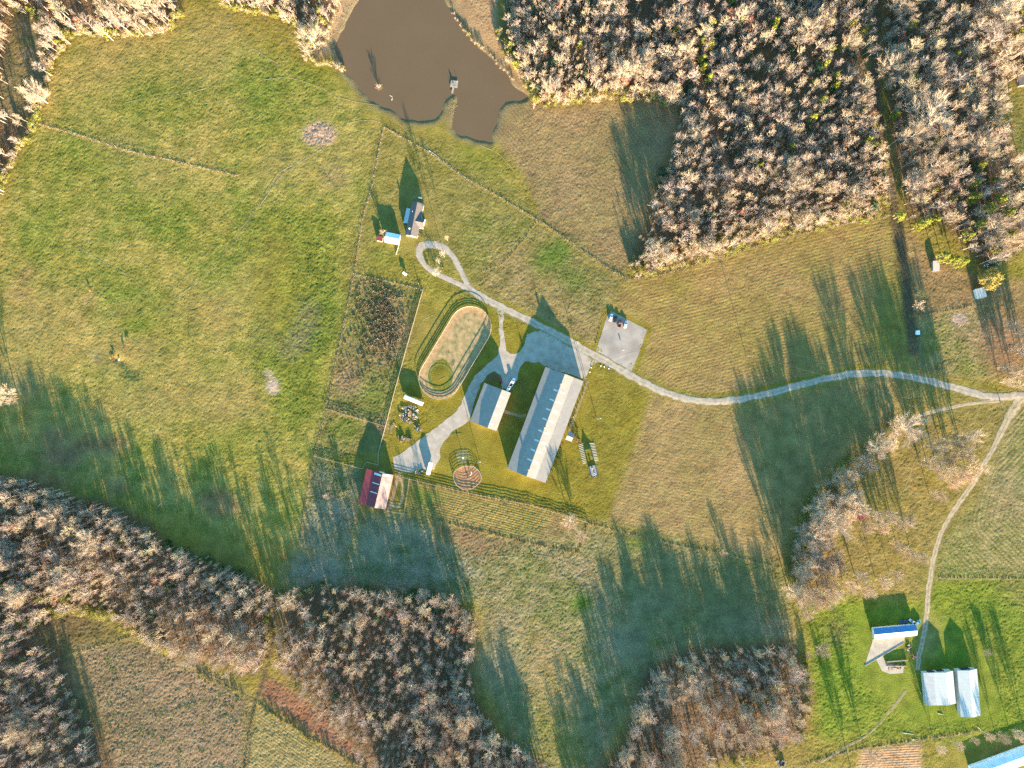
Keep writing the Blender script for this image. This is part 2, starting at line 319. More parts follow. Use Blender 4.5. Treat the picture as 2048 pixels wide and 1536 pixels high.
for k, w_ in WOODS.items():
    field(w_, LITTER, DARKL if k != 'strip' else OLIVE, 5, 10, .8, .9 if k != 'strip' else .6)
field([(1256, 545), (1310, 500), (1560, 420), (1750, 380), (1765, 430), (1560, 475), (1400, 518), (1310, 548)], (.17, .15, .03), LITTER, 6, 10, .7, .8)
field([(628, 116), (690, -30), (720, -200), (745, -200), (722, 0), (700, 35), (672, 88), (664, 108)], TAN, (.36, .27, .15), 2, 4, .6); field([(612, 112), (655, 50), (690, -40), (672, -40), (640, 40), (606, 100)], (.22, .12, .065), LITTER, 3, 5)
field([(893, 0), (890, -150), (985, -150), (995, 60), (1062, 190), (1046, 184), (1020, 150), (960, 92), (925, 45)], (.3, .21, .115), (.21, .15, .075), 2, 4, .6)
field([(1080, 195), (1180, 175), (1330, 180), (1340, 200), (1190, 205), (1110, 216)], (.2, .16, .05), LITTER, 5, 8, .7, .8)
w_, m_, _ = smask([(1752, -190), (1752, 60), (1750, 190), (1760, 270), (1775, 340), (1790, 440), (1812, 560), (1825, 700)], 22, 5); paint(w_, m_, (.12, .1, .06), DARKL)  # dark lane floor, with the shade between the woods painted into its colour
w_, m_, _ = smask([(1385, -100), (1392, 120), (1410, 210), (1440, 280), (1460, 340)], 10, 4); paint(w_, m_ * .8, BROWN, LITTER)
w_, m_, _ = smask([(550, 1180), (545, 1280), (530, 1350), (510, 1400), (492, 1540)], 9, 3); paint(w_, m_ * .8, (.09, .08, .06), DARKL)
# strips of tall dry grass on the fence lines (the tufts themselves are built further down)
DRY = [([(82, 250), (150, 268), (250, 300), (330, 318), (400, 335), (476, 352)], 5), ([(768, 256), (758, 300), (745, 370), (725, 440), (708, 548)], 3), ([(770, 256), (850, 300), (930, 355), (1000, 395), (1075, 440)], 4),
       ([(1075, 440), (1120, 470), (1180, 512), (1230, 545), (1258, 560)], 6), ([(1258, 560), (1330, 548), (1420, 522), (1560, 478), (1700, 446), (1775, 432)], 6), ([(708, 548), (770, 562), (846, 580)], 4), ([(708, 548), (690, 640), (668, 740), (655, 815), (640, 870), (628, 912)], 4),
       ([(652, 818), (700, 832), (765, 852)], 3), ([(820, 962), (930, 988), (1060, 1012)], 4), ([(860, 1036), (960, 1062), (1060, 1085), (1156, 1106)], 6), ([(1156, 1106), (1176, 1046)], 4), ([(1176, 1046), (1330, 1085), (1450, 1108), (1560, 1136)], 4),
       ([(1820, 632), (1880, 625), (1950, 612), (1990, 612)], 3), ([(1872, 1155), (1960, 1156), (2060, 1158)], 3), ([(268, 1272), (210, 1290), (140, 1308)], 4), ([(268, 1272), (300, 1290)], 4), ([(515, 1405), (580, 1450), (650, 1490), (740, 1540)], 6), ([(514, 1404), (496, 1480), (488, 1560)], 4),
       ([(1600, 1530), (1700, 1502), (1850, 1478), (1960, 1462)], 4), ([(1075, 440), (1040, 490), (1000, 530), (960, 545)], 3), ([(628, 912), (612, 1000), (598, 1092)], 3), ([(1190, 690), (1205, 640), (1220, 618)], 2)]
for ln, wd in DRY:
    w_, m_, _ = smask(ln, wd + 2, 2.5, 3); paint(w_, m_ * .6, (.27, .21, .09), (.2, .17, .05))
# mown green verges
for ln, wd in [([(1192, 690), (1216, 622), (1300, 655), (1268, 752)], 9), ([(1010, 605), (1110, 655), (1190, 700)], 8), ([(1270, 748), (1330, 775), (1400, 792), (1480, 786), (1600, 758), (1720, 733), (1800, 738)], 7)]:
    w_, m_, _ = smask(ln, wd, 2, 2); paint(w_, m_ * .9, LAWN, LAWN2, .3, 0)
TONE = np.array((1.08, .91, .88), np.float32); CA *= TONE; CB *= TONE      # white balance of the painted soils and swards
# ---- relief
X = (PX - 1024) * S; Y = (768 - PY) * S
HGT += (fbm(X, Y, 90, 31, 2) * 1.1).astype(np.float32)
POND = [(718, 0), (699, 30), (672, 82), (667, 100), (684, 135), (702, 155), (719, 180), (742, 200), (777, 217), (807, 235), (837, 241), (867, 240), (882, 225), (889, 202), (902, 190), (917, 188), (912, 212), (904, 250), (912, 267), (947, 274), (977, 282), (989, 287), (986, 265), (994, 240), (1002, 217), (1012, 202), (1040, 202), (1060, 198), (1044, 182), (1024, 172), (1017, 150), (974, 112), (954, 92), (934, 67), (912, 30), (889, 0), (870, -60), (840, -130), (780, -150), (740, -100)]
_r = random.Random(9); POND = [(a[0] + (b[0] - a[0]) * t + _r.uniform(-2.2, 2.2), a[1] + (b[1] - a[1]) * t + _r.uniform(-2.2, 2.2)) for a, b in zip(POND, POND[1:] + POND[:1]) for t in np.arange(0, 1, min(1, 7 / max(7, math.hypot(b[0] - a[0], b[1] - a[1]))))]
wp, mp_ = pmask(POND, 2, 5)
wq, mq_ = pmask(POND, 7, 4)
paint(wq, np.clip((mq_ - .05) * 4, 0, 1) * .8, (.2, .145, .08), (.11, .085, .05))
flat_w, flat_m = pmask(POND, 14, 0); FLAT[flat_w] = np.maximum(FLAT[flat_w], np.clip(flat_m * 4, 0, 1))
ROADS = {
 'main': ([(2200, 780), (2048, 790), (1985, 794), (1920, 779), (1850, 760), (1790, 749), (1730, 746), (1670, 753), (1600, 770), (1540, 786), (1480, 798), (1425, 803), (1370, 797), (1320, 781), (1270, 756), (1220, 727), (1170, 700), (1120, 672), (1060, 642), (1000, 613), (965, 594), (935, 576)], 14),
 'loop': ([(935, 576), (900, 560), (868, 545), (848, 528), (838, 508), (842, 494), (860, 489), (885, 494), (905, 512), (918, 535), (928, 555), (940, 580)], 9),
 'east': ([(2046, 795), (2020, 830), (1990, 890), (1950, 960), (1915, 1010), (1885, 1060), (1868, 1110), (1858, 1170), (1853, 1230), (1846, 1280), (1838, 1310), (1836, 1340)], 9),
 'track': ([(2000, 802), (1950, 806), (1900, 815), (1850, 828), (1815, 843), (1790, 862), (1775, 880)], 6),
}
def catmull(pts, n=8):
    out = []; p = [pts[0]] + list(pts) + [pts[-1]]
    for i in range(1, len(p) - 2):
        a, b, c, d = (np.array(q, float) for q in p[i - 1:i + 3])
        for t in np.linspace(0, 1, n, endpoint=False):
            out.append(tuple(.5 * ((2 * b) + (c - a) * t + (2 * a - 5 * b + 4 * c - d) * t ** 2 + (3 * b - a - 3 * c + d) * t ** 3)))
    return out + [tuple(pts[-1])]
for k, (ln, wd) in ROADS.items():
    w_, m_, d_ = smask(ln, wd * 1.2, 8, 0); FLAT[w_] = np.maximum(FLAT[w_], m_)
    w_, m_, d_ = smask(ln, wd + 2, 2.5, 4); paint(w_, m_ * .7, DIRT, OLIVE)
for poly in [[(1190, 690), (1222, 618), (1300, 652), (1265, 742)], [(925, 730), (1000, 690), (1060, 650), (1180, 700), (1185, 800), (1100, 980), (1000, 995), (880, 990), (760, 1025), (700, 1020), (725, 930), (780, 900), (860, 880)], [(760, 455), (870, 400), (870, 480), (800, 500)], [(1710, 1220), (1870, 1220), (2000, 1330), (2000, 1450), (1830, 1450), (1710, 1340)], [(820, 620), (950, 600), (1000, 640), (920, 800), (840, 800)], [(1900, 1480), (2300, 1430), (2300, 1750), (1900, 1650)]]:
    w_, m_ = pmask(poly, 6, 0); FLAT[w_] = np.maximum(FLAT[w_], m_)
far = np.clip((np.maximum(np.maximum(-PX, PX - 2048), np.maximum(-PY, PY - 1536)) - 300) / 600, 0, 1)
HGT *= (1 - FLAT) * (1 - far)
HGT += ((fbm(X, Y, 3.2, 41, 2) * .22 + (rs.rand(NYg, NXg) - .5) * .3) * (1 - FLAT * .9) * (.4 + .9 * CLUMP) * (1 - far)).astype(np.float32)
HGT[wp] -= (np.clip(mp_, 0, 1) * .9).astype(np.float32)
def hollow(cx, cy, rx, ry, dz, rot=0):
    dx, dy = PX - cx, PY - cy; ca, sa = math.cos(rot), math.sin(rot); u = (dx * ca + dy * sa) / rx; v = (-dx * sa + dy * ca) / ry
    HGT[:] += (dz * np.exp(-(u * u + v * v) * 1.5)).astype(np.float32)
hollow(244, 722, 30, 12, -.8, .35); hollow(262, 742, 26, 14, -.6, .3); hollow(880, 752, 22, 30, .5)
def gz(x, y):
    """height of the ground under a world position"""
    px, py = x / S + 1024, 768 - y / S
    i = int(np.clip(np.searchsorted(GX, px) - 1, 0, NXg - 2)); j = int(np.clip(np.searchsorted(GY, py) - 1, 0, NYg - 2))
    fx = (px - GX[i]) / (GX[i + 1] - GX[i]); fy = (py - GY[j]) / (GY[j + 1] - GY[j])
    return float((HGT[j, i] * (1 - fx) + HGT[j, i + 1] * fx) * (1 - fy) + (HGT[j + 1, i] * (1 - fx) + HGT[j + 1, i + 1] * fx) * fy)
me = bpy.data.meshes.new('ground'); nv = NXg * NYg
me.vertices.add(nv); me.vertices.foreach_set('co', np.stack([X, Y, HGT], -1).astype(np.float32).ravel())
idx = np.arange(nv).reshape(NYg, NXg)
q = np.stack([idx[1:, :-1], idx[1:, 1:], idx[:-1, 1:], idx[:-1, :-1]], -1).reshape(-1, 4); nf = len(q)
me.loops.add(nf * 4); me.loops.foreach_set('vertex_index', q.ravel().astype(np.int32))
me.polygons.add(nf); me.polygons.foreach_set('loop_start', (np.arange(nf) * 4).astype(np.int32)); me.polygons.foreach_set('loop_total', np.full(nf, 4, np.int32))
me.polygons.foreach_set('use_smooth', np.ones(nf, bool)); me.update(calc_edges=True)
for nm, arr in (('tone_a', CA), ('tone_b', CB)):
    at = me.attributes.new(nm, 'FLOAT_COLOR', 'POINT'); at.data.foreach_set('color', np.concatenate([arr, np.ones((NYg, NXg, 1), np.float32)], -1).astype(np.float32).ravel())
for nm, arr in (('row', ROW), ('row_amount', RAMP), ('clump', CLUMP)):
    at = me.attributes.new(nm, 'FLOAT', 'POINT'); at.data.foreach_set('value', arr.astype(np.float32).ravel())
def ground_material():
    m, n, l, b = nodes_of('meadow')
    def attr(nm):
        a = n.new('ShaderNodeAttribute'); a.attribute_name = nm; return a
    def math_(op, a, c, d=None):
        k = n.new('ShaderNodeMath'); k.operation = op
        for i, v in enumerate((a, c, d)):
            if v is None: continue
            if isinstance(v, (int, float)): k.inputs[i].default_value = v
            else: l.new(v, k.inputs[i])
        return k.outputs[0]
    geo = n.new('ShaderNodeNewGeometry')
    def noise(scale, det=3, rough=.6):
        k = n.new('ShaderNodeTexNoise'); k.inputs['Scale'].default_value = scale; k.inputs['Detail'].default_value = det; k.inputs['Roughness'].default_value = rough
        l.new(geo.outputs['Position'], k.inputs['Vector']); return k.outputs['Fac']
    nf_, nm_, nl_ = noise(1.3, 4, .8), noise(.12, 3), noise(.022, 3)
    cl = attr('clump').outputs['Fac']
    f = math_('ADD', math_('MULTIPLY', math_('SUBTRACT', nf_, .5), math_('MULTIPLY_ADD', cl, 5.0, 2.2)), .5)
    f = math_('ADD', f, math_('MULTIPLY', math_('SUBTRACT', nm_, .5), 1.1)); f = math_('ADD', f, math_('MULTIPLY', math_('SUBTRACT', nl_, .5), 2.2))
    wob = math_('MULTIPLY', math_('SUBTRACT', nm_, .5), 0.3)
    rowv = math_('SINE', math_('MULTIPLY', math_('ADD', attr('row').outputs['Fac'], wob), 6.2832), 0)
    ra = math_('MULTIPLY', attr('row_amount').outputs['Fac'], math_('MULTIPLY_ADD', noise(.05, 2), 2.4, -.25)); rowm = math_('MULTIPLY', rowv, ra)
    f = math_('ADD', f, math_('MULTIPLY', rowm, .55))
    cla = n.new('ShaderNodeClamp'); l.new(f, cla.inputs[0])
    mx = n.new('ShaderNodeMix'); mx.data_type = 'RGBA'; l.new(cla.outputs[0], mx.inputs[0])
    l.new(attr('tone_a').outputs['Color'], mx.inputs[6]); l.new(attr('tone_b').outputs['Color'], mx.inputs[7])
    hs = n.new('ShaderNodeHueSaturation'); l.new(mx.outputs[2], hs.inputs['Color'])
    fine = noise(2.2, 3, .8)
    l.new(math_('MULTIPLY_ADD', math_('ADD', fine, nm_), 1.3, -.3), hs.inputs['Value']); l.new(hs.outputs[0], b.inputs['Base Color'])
    b.inputs['Roughness'].default_value = .95; b.inputs['Specular IOR Level'].default_value = .1
    hgt = math_('ADD', math_('MULTIPLY', nf_, .5), math_('MULTIPLY', fine, .22)); hgt = math_('ADD', hgt, math_('MULTIPLY', rowm, .12))
    bp = n.new('ShaderNodeBump'); bp.inputs['Strength'].default_value = .8; bp.inputs['Distance'].default_value = .9
    l.new(hgt, bp.inputs['Height']); l.new(bp.outputs[0], b.inputs['Normal'])
    return m
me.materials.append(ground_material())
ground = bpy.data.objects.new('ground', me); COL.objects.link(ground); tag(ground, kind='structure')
# ---- pond
def sheet(name, poly, m, lift, dense=True, kind='structure', step=None):
    """a sheet laid over the ground inside an outline given in photograph pixels"""
    bm = bmesh.new(); vsx = [bm.verts.new((*P(x, y), 0)) for x, y in poly]; f = bm.faces.new(vsx)
    bmesh.ops.triangulate(bm, faces=[f])
    for v in bm.verts: v.co.z = (gz(v.co.x, v.co.y) + lift) if dense else lift
    bmesh.ops.recalc_face_normals(bm, faces=bm.faces)
    for f in bm.faces:
        if f.normal.z < 0: f.normal_flip()
    mm = bpy.data.meshes.new(name); bm.to_mesh(mm); bm.free(); mm.materials.append(m)
    o = bpy.data.objects.new(name, mm); COL.objects.link(o)
    if kind: o['kind'] = kind
    return o
mw, n_, l_, b_ = nodes_of('muddy_water')
b_.inputs['Base Color'].default_value = (.15, .108, .07, 1); b_.inputs['Roughness'].default_value = .12; b_.inputs['IOR'].default_value = 1.33; b_.inputs['Specular IOR Level'].default_value = .35
g_ = n_.new('ShaderNodeNewGeometry'); t_ = n_.new('ShaderNodeTexNoise'); t_.inputs['Scale'].default_value = .05; l_.new(g_.outputs['Position'], t_.inputs['Vector'])
x_ = n_.new('ShaderNodeMix'); x_.data_type = 'RGBA'; x_.inputs[6].default_value = (.1, .064, .036, 1); x_.inputs[7].default_value = (.116, .076, .045, 1); l_.new(t_.outputs['Fac'], x_.inputs[0]); l_.new(x_.outputs[2], b_.inputs['Base Color'])
t2 = n_.new('ShaderNodeTexNoise'); t2.inputs['Scale'].default_value = 1.4; l_.new(g_.outputs['Position'], t2.inputs['Vector'])
bp_ = n_.new('ShaderNodeBump'); bp_.inputs['Strength'].default_value = .05; bp_.inputs['Distance'].default_value = .1; l_.new(t2.outputs['Fac'], bp_.inputs['Height']); l_.new(bp_.outputs[0], b_.inputs['Normal'])
cx_, cy_ = 850, 110
sheet('pond_water', [(640, -170), (940, -170), (1070, 120), (1075, 205), (1000, 300), (880, 290), (720, 250), (640, 130)], mw, -.4, False)
# ---- gravel roads, yards and tracks
def gravel(name, c1, c2, scale=.5):
    return mat(name, c1, .95, .2, scale, .25, .1, col2=c2)
def roadmat(name, c1, c2, verge, centre):
    m = gravel(name, c1, c2, .35); n = m.node_tree.nodes; l = m.node_tree.links; b = n['Principled BSDF']; src = b.inputs['Base Color'].links[0].from_socket
    a = n.new('ShaderNodeAttribute'); a.attribute_name = 'across'; no = n.new('ShaderNodeTexNoise'); no.inputs['Scale'].default_value = .5; no.inputs['Detail'].default_value = 5
    g = n.new('ShaderNodeNewGeometry'); l.new(g.outputs['Position'], no.inputs['Vector'])
    ab = n.new('ShaderNodeMath'); ab.operation = 'ABSOLUTE'; l.new(a.outputs['Fac'], ab.inputs[0]); ad = n.new('ShaderNodeMath'); ad.operation = 'MULTIPLY_ADD'; ad.inputs[1].default_value = .9; l.new(no.outputs['Fac'], ad.inputs[0]); l.new(ab.outputs[0], ad.inputs[2])
    r1 = n.new('ShaderNodeMapRange'); r1.inputs[1].default_value = 1.2; r1.inputs[2].default_value = 1.4; l.new(ad.outputs[0], r1.inputs[0])
    m1 = n.new('ShaderNodeMix'); m1.data_type = 'RGBA'; l.new(r1.outputs[0], m1.inputs[0]); l.new(src, m1.inputs[6]); m1.inputs[7].default_value = (*verge, 1)
    r2 = n.new('ShaderNodeMapRange'); r2.inputs[1].default_value = .62; r2.inputs[2].default_value = .45; r2.inputs[3].default_value = 0; r2.inputs[4].default_value = centre; l.new(ad.outputs[0], r2.inputs[0])
    m2 = n.new('ShaderNodeMix'); m2.data_type = 'RGBA'; l.new(r2.outputs[0], m2.inputs[0]); l.new(m1.outputs[2], m2.inputs[6]); m2.inputs[7].default_value = (*verge, 1); l.new(m2.outputs[2], b.inputs['Base Color']); return m
M_ROAD = roadmat('gravel_road', (.26, .205, .165), (.36, .295, .24), (.19, .15, .07), .5); M_LANE = roadmat('lane_gravel', (.27, .195, .13), (.36, .275, .19), (.16, .13, .045), .8)
M_YARD = gravel('gravel_yard', (.27, .215, .175), (.35, .285, .24), .25)
M_PATH = gravel('dirt_track', (.17, .135, .065), (.24, .185, .1), .3)
def ribbon(name, line, width, m, lift=.05, n=8, ragged=.2, kind='structure', wfun=None):
    pts = [P(*p) for p in catmull(line, n)]; r = random.Random(len(line) * 7 + int(line[0][0]))
    mb = MB(); k = len(pts); cols = 5
    for i, (x, y) in enumerate(pts):
        x0, y0 = pts[max(i - 1, 0)]; x1, y1 = pts[min(i + 1, k - 1)]; L = math.hypot(x1 - x0, y1 - y0) + 1e-9; nx, ny = -(y1 - y0) / L, (x1 - x0) / L
        w = width * S / 2 * (wfun(i / (k - 1)) if wfun else 1)
        a = w * (1 + r.uniform(-ragged, ragged)); bb = w * (1 + r.uniform(-ragged, ragged))
        for c in range(cols):
            t = -a + (a + bb) * c / (cols - 1); xx, yy = x + nx * t, y + ny * t
            mb.v.append((xx, yy, gz(xx, yy) + lift - (.04 if c in (0, cols - 1) else 0)))
    for i in range(k - 1):
        for c in range(cols - 1): mb.f.append((i * cols + c + 1, i * cols + c, (i + 1) * cols + c, (i + 1) * cols + c + 1))
    o = mb.build(name, m, None, True, False)
    at = o.data.attributes.new('across', 'FLOAT', 'POINT'); at.data.foreach_set('value', np.tile(np.linspace(-1, 1, cols), k).astype(np.float32))
    if kind: o['kind'] = kind
    return o
ribbon('gravel_road', ROADS['main'][0], 15, M_ROAD, .09)
ribbon('driveway_loop', ROADS['loop'][0], 10, M_YARD, .075, wfun=lambda t: 1.5 - .5 * min(1, abs(t - .5) * 4) if .3 < t < .7 else 1)
ribbon('farm_lane', ROADS['east'][0], 11, M_LANE, .07, wfun=lambda t: 2.2 - 6 * t if t < .2 else 1)
ribbon('farm_track', ROADS['track'][0], 7, M_LANE, .06)
# ---------------------------------------------------------------- yards and sand laid on the ground
def ragged(poly, step=6, amp=1.2, seed=1):
    r = random.Random(seed); out = []; n = len(poly)
    for i in range(n):
        a = poly[i]; b = poly[(i + 1) % n]; L = math.hypot(b[0] - a[0], b[1] - a[1]); k = max(1, int(L / step))
        for j in range(k):
            t = j / k; out.append((a[0] + (b[0] - a[0]) * t + r.uniform(-amp, amp), a[1] + (b[1] - a[1]) * t + r.uniform(-amp, amp)))
    return out
sheet('gravel_yard', ragged([(1055, 668), (1085, 660), (1175, 702), (1190, 712), (1198, 722), (1182, 732), (1168, 758), (1150, 752), (1086, 732), (1078, 724), (1050, 724), (1040, 735), (1034, 760), (1020, 780), (1004, 776), (1002, 752), (990, 742), (975, 750), (962, 768), (950, 800), (938, 842), (925, 852), (905, 862), (880, 895), (880, 915), (868, 940), (845, 938), (815, 945), (790, 938), (785, 915), (812, 900), (848, 872), (885, 845), (915, 822), (935, 780), (950, 752), (975, 728), (995, 712), (1000, 690), (998, 650), (996, 618), (1008, 622), (1006, 660), (1012, 700), (1022, 708), (1040, 705), (1048, 690)], 7, 1.3, 3), M_YARD, .05)
M_LOT = gravel('gravel_lot', (.22, .18, .158), (.3, .25, .22), .12)
sheet('parking_lot', ragged([(1192, 700), (1215, 630), (1222, 622), (1262, 642), (1295, 660), (1264, 742), (1228, 722)], 7, .8, 5), M_LOT, .055)
M_SAND = mat('track_sand', (.27, .16, .075), .95, .2, .4, .4, .1, col2=(.37, .235, .125))
M_SANDR = mat('pen_sand', (.27, .125, .055), .95, .2, .5, .35, .1, col2=(.36, .19, .095))
# stadium-shaped training track
OV0, OV1 = Vector((941, 655)), Vector((880, 757))          # centres of the two bends, photograph pixels
def stadium(r, n=22, shift=0):
    ax = (OV1 - OV0).normalized(); a0 = math.atan2(ax.y, ax.x); pts = []
    for i in range(n + 1):
        t = a0 + math.pi / 2 + math.pi * i / n; pts.append((OV0.x + r * math.cos(t), OV0.y + r * math.sin(t)))
    for i in range(n + 1):
        t = a0 - math.pi / 2 + math.pi * i / n; pts.append((OV1.x + r * math.cos(t), OV1.y + r * math.sin(t)))
    return pts
def ring_sheet(name, outer, inner, m, lift):
    mb = MB(); n = len(outer)
    for poly in (outer, inner):
        for p in poly: x, y = P(*p); mb.v.append((x, y, gz(x, y) + lift))
    mb.f = [(i, (i + 1) % n, n + (i + 1) % n, n + i) for i in range(n)]
    o = mb.build(name, m, None, False, True); o['kind'] = 'structure'; return o
ring_sheet('sand_track', stadium(41), stadium(30), M_SAND, .06)
sheet('infield', ragged(stadium(30.3), 6, .5, 4), mat('infield_sand', (.36, .23, .12), .95, .2, .32, .5, .1, col2=(.17, .14, .06)), .045)
spot_poly = lambda cx, cy, r, n=20: [(cx + r * math.cos(6.2832 * i / n), cy + r * math.sin(6.2832 * i / n)) for i in range(n)]
sheet('grass_circle', ragged(spot_poly(881, 752, 25), 5, .8, 6), mat('circle_grass', (.08, .1, .025), .95, .2, .5, .5, .1, col2=(.15, .14, .04)), .075)
sheet('path', ragged([(888, 757), (893, 752), (880, 758), (876, 762)], 4, .4, 2), M_PATH, .1)
M_LOG = mat('track_earth', (.12, .1, .05), .95, .2, .5, .2, .1)
PEN = [(927, 932), (946, 932), (953, 937), (960, 944), (963, 955), (961, 963), (953, 971), (944, 977), (935, 979), (924, 977), (915, 971), (909, 962), (907, 952), (909, 943), (918, 936)]
sheet('pen_floor', PEN, M_SANDR, .05)
sheet('path', ragged(spot_poly(926, 913, 14.5), 4, .5, 8), mat('walker_dirt', (.2, .15, .08), .95, .3, .6, .3, .1, col2=(.13, .13, .03)), .05)
ring_sheet('path', [(798, 954), (806, 957), (809, 975), (806, 1002), (797, 1018), (786, 1016), (780, 1005), (786, 975), (791, 958)], [(797, 962), (802, 964), (804, 976), (801, 1000), (796, 1010), (790, 1010), (787, 1003), (791, 978), (794, 964)], mat('paddock_mud', (.3, .2, .11), .95, .2, .6, .3, .1), .06)
ribbon('path', [(800, 945), (795, 958), (788, 985), (781, 1008), (777, 1025), (782, 1032)], 7, MATS['paddock_mud'], .07)
M_CONC = mat('pad_concrete', (.38, .31, .25), .9, .15, .3, .15, .2, col2=(.3, .24, .19))
sheet('concrete_pad', [(1746, 1278), (1810, 1270), (1808, 1286), (1765, 1312), (1772, 1326), (1808, 1332), (1806, 1346), (1780, 1348), (1764, 1342), (1752, 1318), (1729, 1331), (1736, 1310)], M_CONC, .06)
ribbon('path', [(858, 1540), (855, 1400)], 1, M_PATH, .02) if False else None
# worn tracks through the pastures
for i, (ln, wd) in enumerate([([(655, 285), (640, 300), (600, 325), (570, 345), (545, 375), (520, 410), (480, 460)], 2.4), ([(640, 292), (610, 318), (560, 345), (530, 385), (505, 430), (440, 520), (400, 560), (345, 600)], 1.6), ([(440, 20), (480, 75), (520, 105), (560, 130)], 1.6), ([(522, 160), (580, 156), (640, 175), (680, 195), (720, 205), (770, 212)], 1.5),
       ([(660, 262), (700, 245), (740, 240), (760, 245)], 1.5), ([(250, 205), (300, 195), (380, 185), (430, 170)], 1.3), ([(155, 492), (190, 515), (270, 560), (300, 600)], 1.3), ([(800, 250), (830, 275), (860, 300), (900, 330), (940, 370)], 1.4), ([(960, 290), (1000, 310), (1030, 345)], 1.4),
       ([(1640, 1525), (1680, 1500), (1740, 1465), (1790, 1410), (1812, 1380)], 6), ([(480, 1385), (440, 1360), (400, 1345)], 2.5), ([(200, 1480), (260, 1450), (320, 1430), (400, 1400), (460, 1385)], 1.3), ([(940, 1120), (920, 1150), (870, 1175), (830, 1190)], 2.4), ([(940, 1120), (1000, 1112), (1080, 1110), (1160, 1135)], 2.0),
       ([(1380, 1215), (1440, 1225), (1500, 1240), (1560, 1245)], 1.8), ([(1455, 1200), (1420, 1240), (1385, 1275)], 1.2), ([(1015, 1190), (1080, 1200), (1130, 1200)], 1.3), ([(1800, 1000), (1815, 960), (1830, 920), (1850, 890)], 1.6), ([(1770, 780), (1800, 800), (1830, 815)], 1.4),
       ([(1000, 820), (1012, 824), (1040, 832), (1052, 830)], 6), ([(1745, 200), (1752, 260), (1766, 320), (1780, 400)], 3.5), ([(840, 655), (846, 640), (870, 628)], 1)]):
    ribbon('path', ln, wd, M_PATH if i not in (11, 12, 13, 14, 15) else M_LOG, .05 + .004 * (i % 5), 6, .3, 'structure')
# ---------------------------------------------------------------- buildings
def ribbed(name, col, pitch=.9, rough=.45, var=.08, bump=.35, rust=None):
    """sheet metal with raised ribs running down the slope (object x axis is along the ridge)"""
    m, n, l, b = nodes_of(name); tc = n.new('ShaderNodeTexCoord'); sp = n.new('ShaderNodeSeparateXYZ'); l.new(tc.outputs['Object'], sp.inputs[0])
    w = n.new('ShaderNodeMath'); w.operation = 'PINGPONG'; w.inputs[1].default_value = pitch / 2; l.new(sp.outputs['Y'], w.inputs[0])
    no = n.new('ShaderNodeTexNoise'); no.inputs['Scale'].default_value = .35; no.inputs['Detail'].default_value = 5; l.new(tc.outputs['Object'], no.inputs['Vector'])
    mr = n.new('ShaderNodeMapRange'); mr.inputs[1].default_value = .3; mr.inputs[2].default_value = .7; l.new(no.outputs['Fac'], mr.inputs[0])
    mx = n.new('ShaderNodeMix'); mx.data_type = 'RGBA'; l.new(mr.outputs[0], mx.inputs[0])
    c2 = rust if rust else tuple(c * (1 - 2 * var) for c in col)
    mx.inputs[6].default_value = (*col, 1); mx.inputs[7].default_value = (*c2, 1); l.new(mx.outputs[2], b.inputs['Base Color'])
    st = n.new('ShaderNodeMapRange'); st.inputs[1].default_value = 0; st.inputs[2].default_value = .06; st.inputs[3].default_value = 1; st.inputs[4].default_value = 0; l.new(w.outputs[0], st.inputs[0])
    bp = n.new('ShaderNodeBump'); bp.inputs['Strength'].default_value = bump; bp.inputs['Distance'].default_value = .05; l.new(st.outputs[0], bp.inputs['Height']); l.new(bp.outputs[0], b.inputs['Normal'])
    b.inputs['Roughness'].default_value = rough; b.inputs['Specular IOR Level'].default_value = .25; return m
M_ROOFW = ribbed('cream_metal_roof', (.25, .22, .2)); M_WALLB = mat('barn_wall', (.42, .38, .34), .7, .1, .5)
M_WALLW = mat('white_siding', (.75, .73, .69), .7, .06, .4); M_SKYL = mat('skylight_sheet', (.5, .49, .46), .35, .04, 1, spec=.5); M_DARK = mat('dark_opening', (.03, .03, .035), .8, .1)
M_WHITE = mat('white_paint', (.8, .79, .76), .5, .05, 1); M_WOOD = mat('weathered_wood', (.3, .25, .2), .9, .2, 3, stretch=(1, 8, 1)); M_WOODL = mat('pale_wood', (.45, .37, .27), .9, .15, 2)
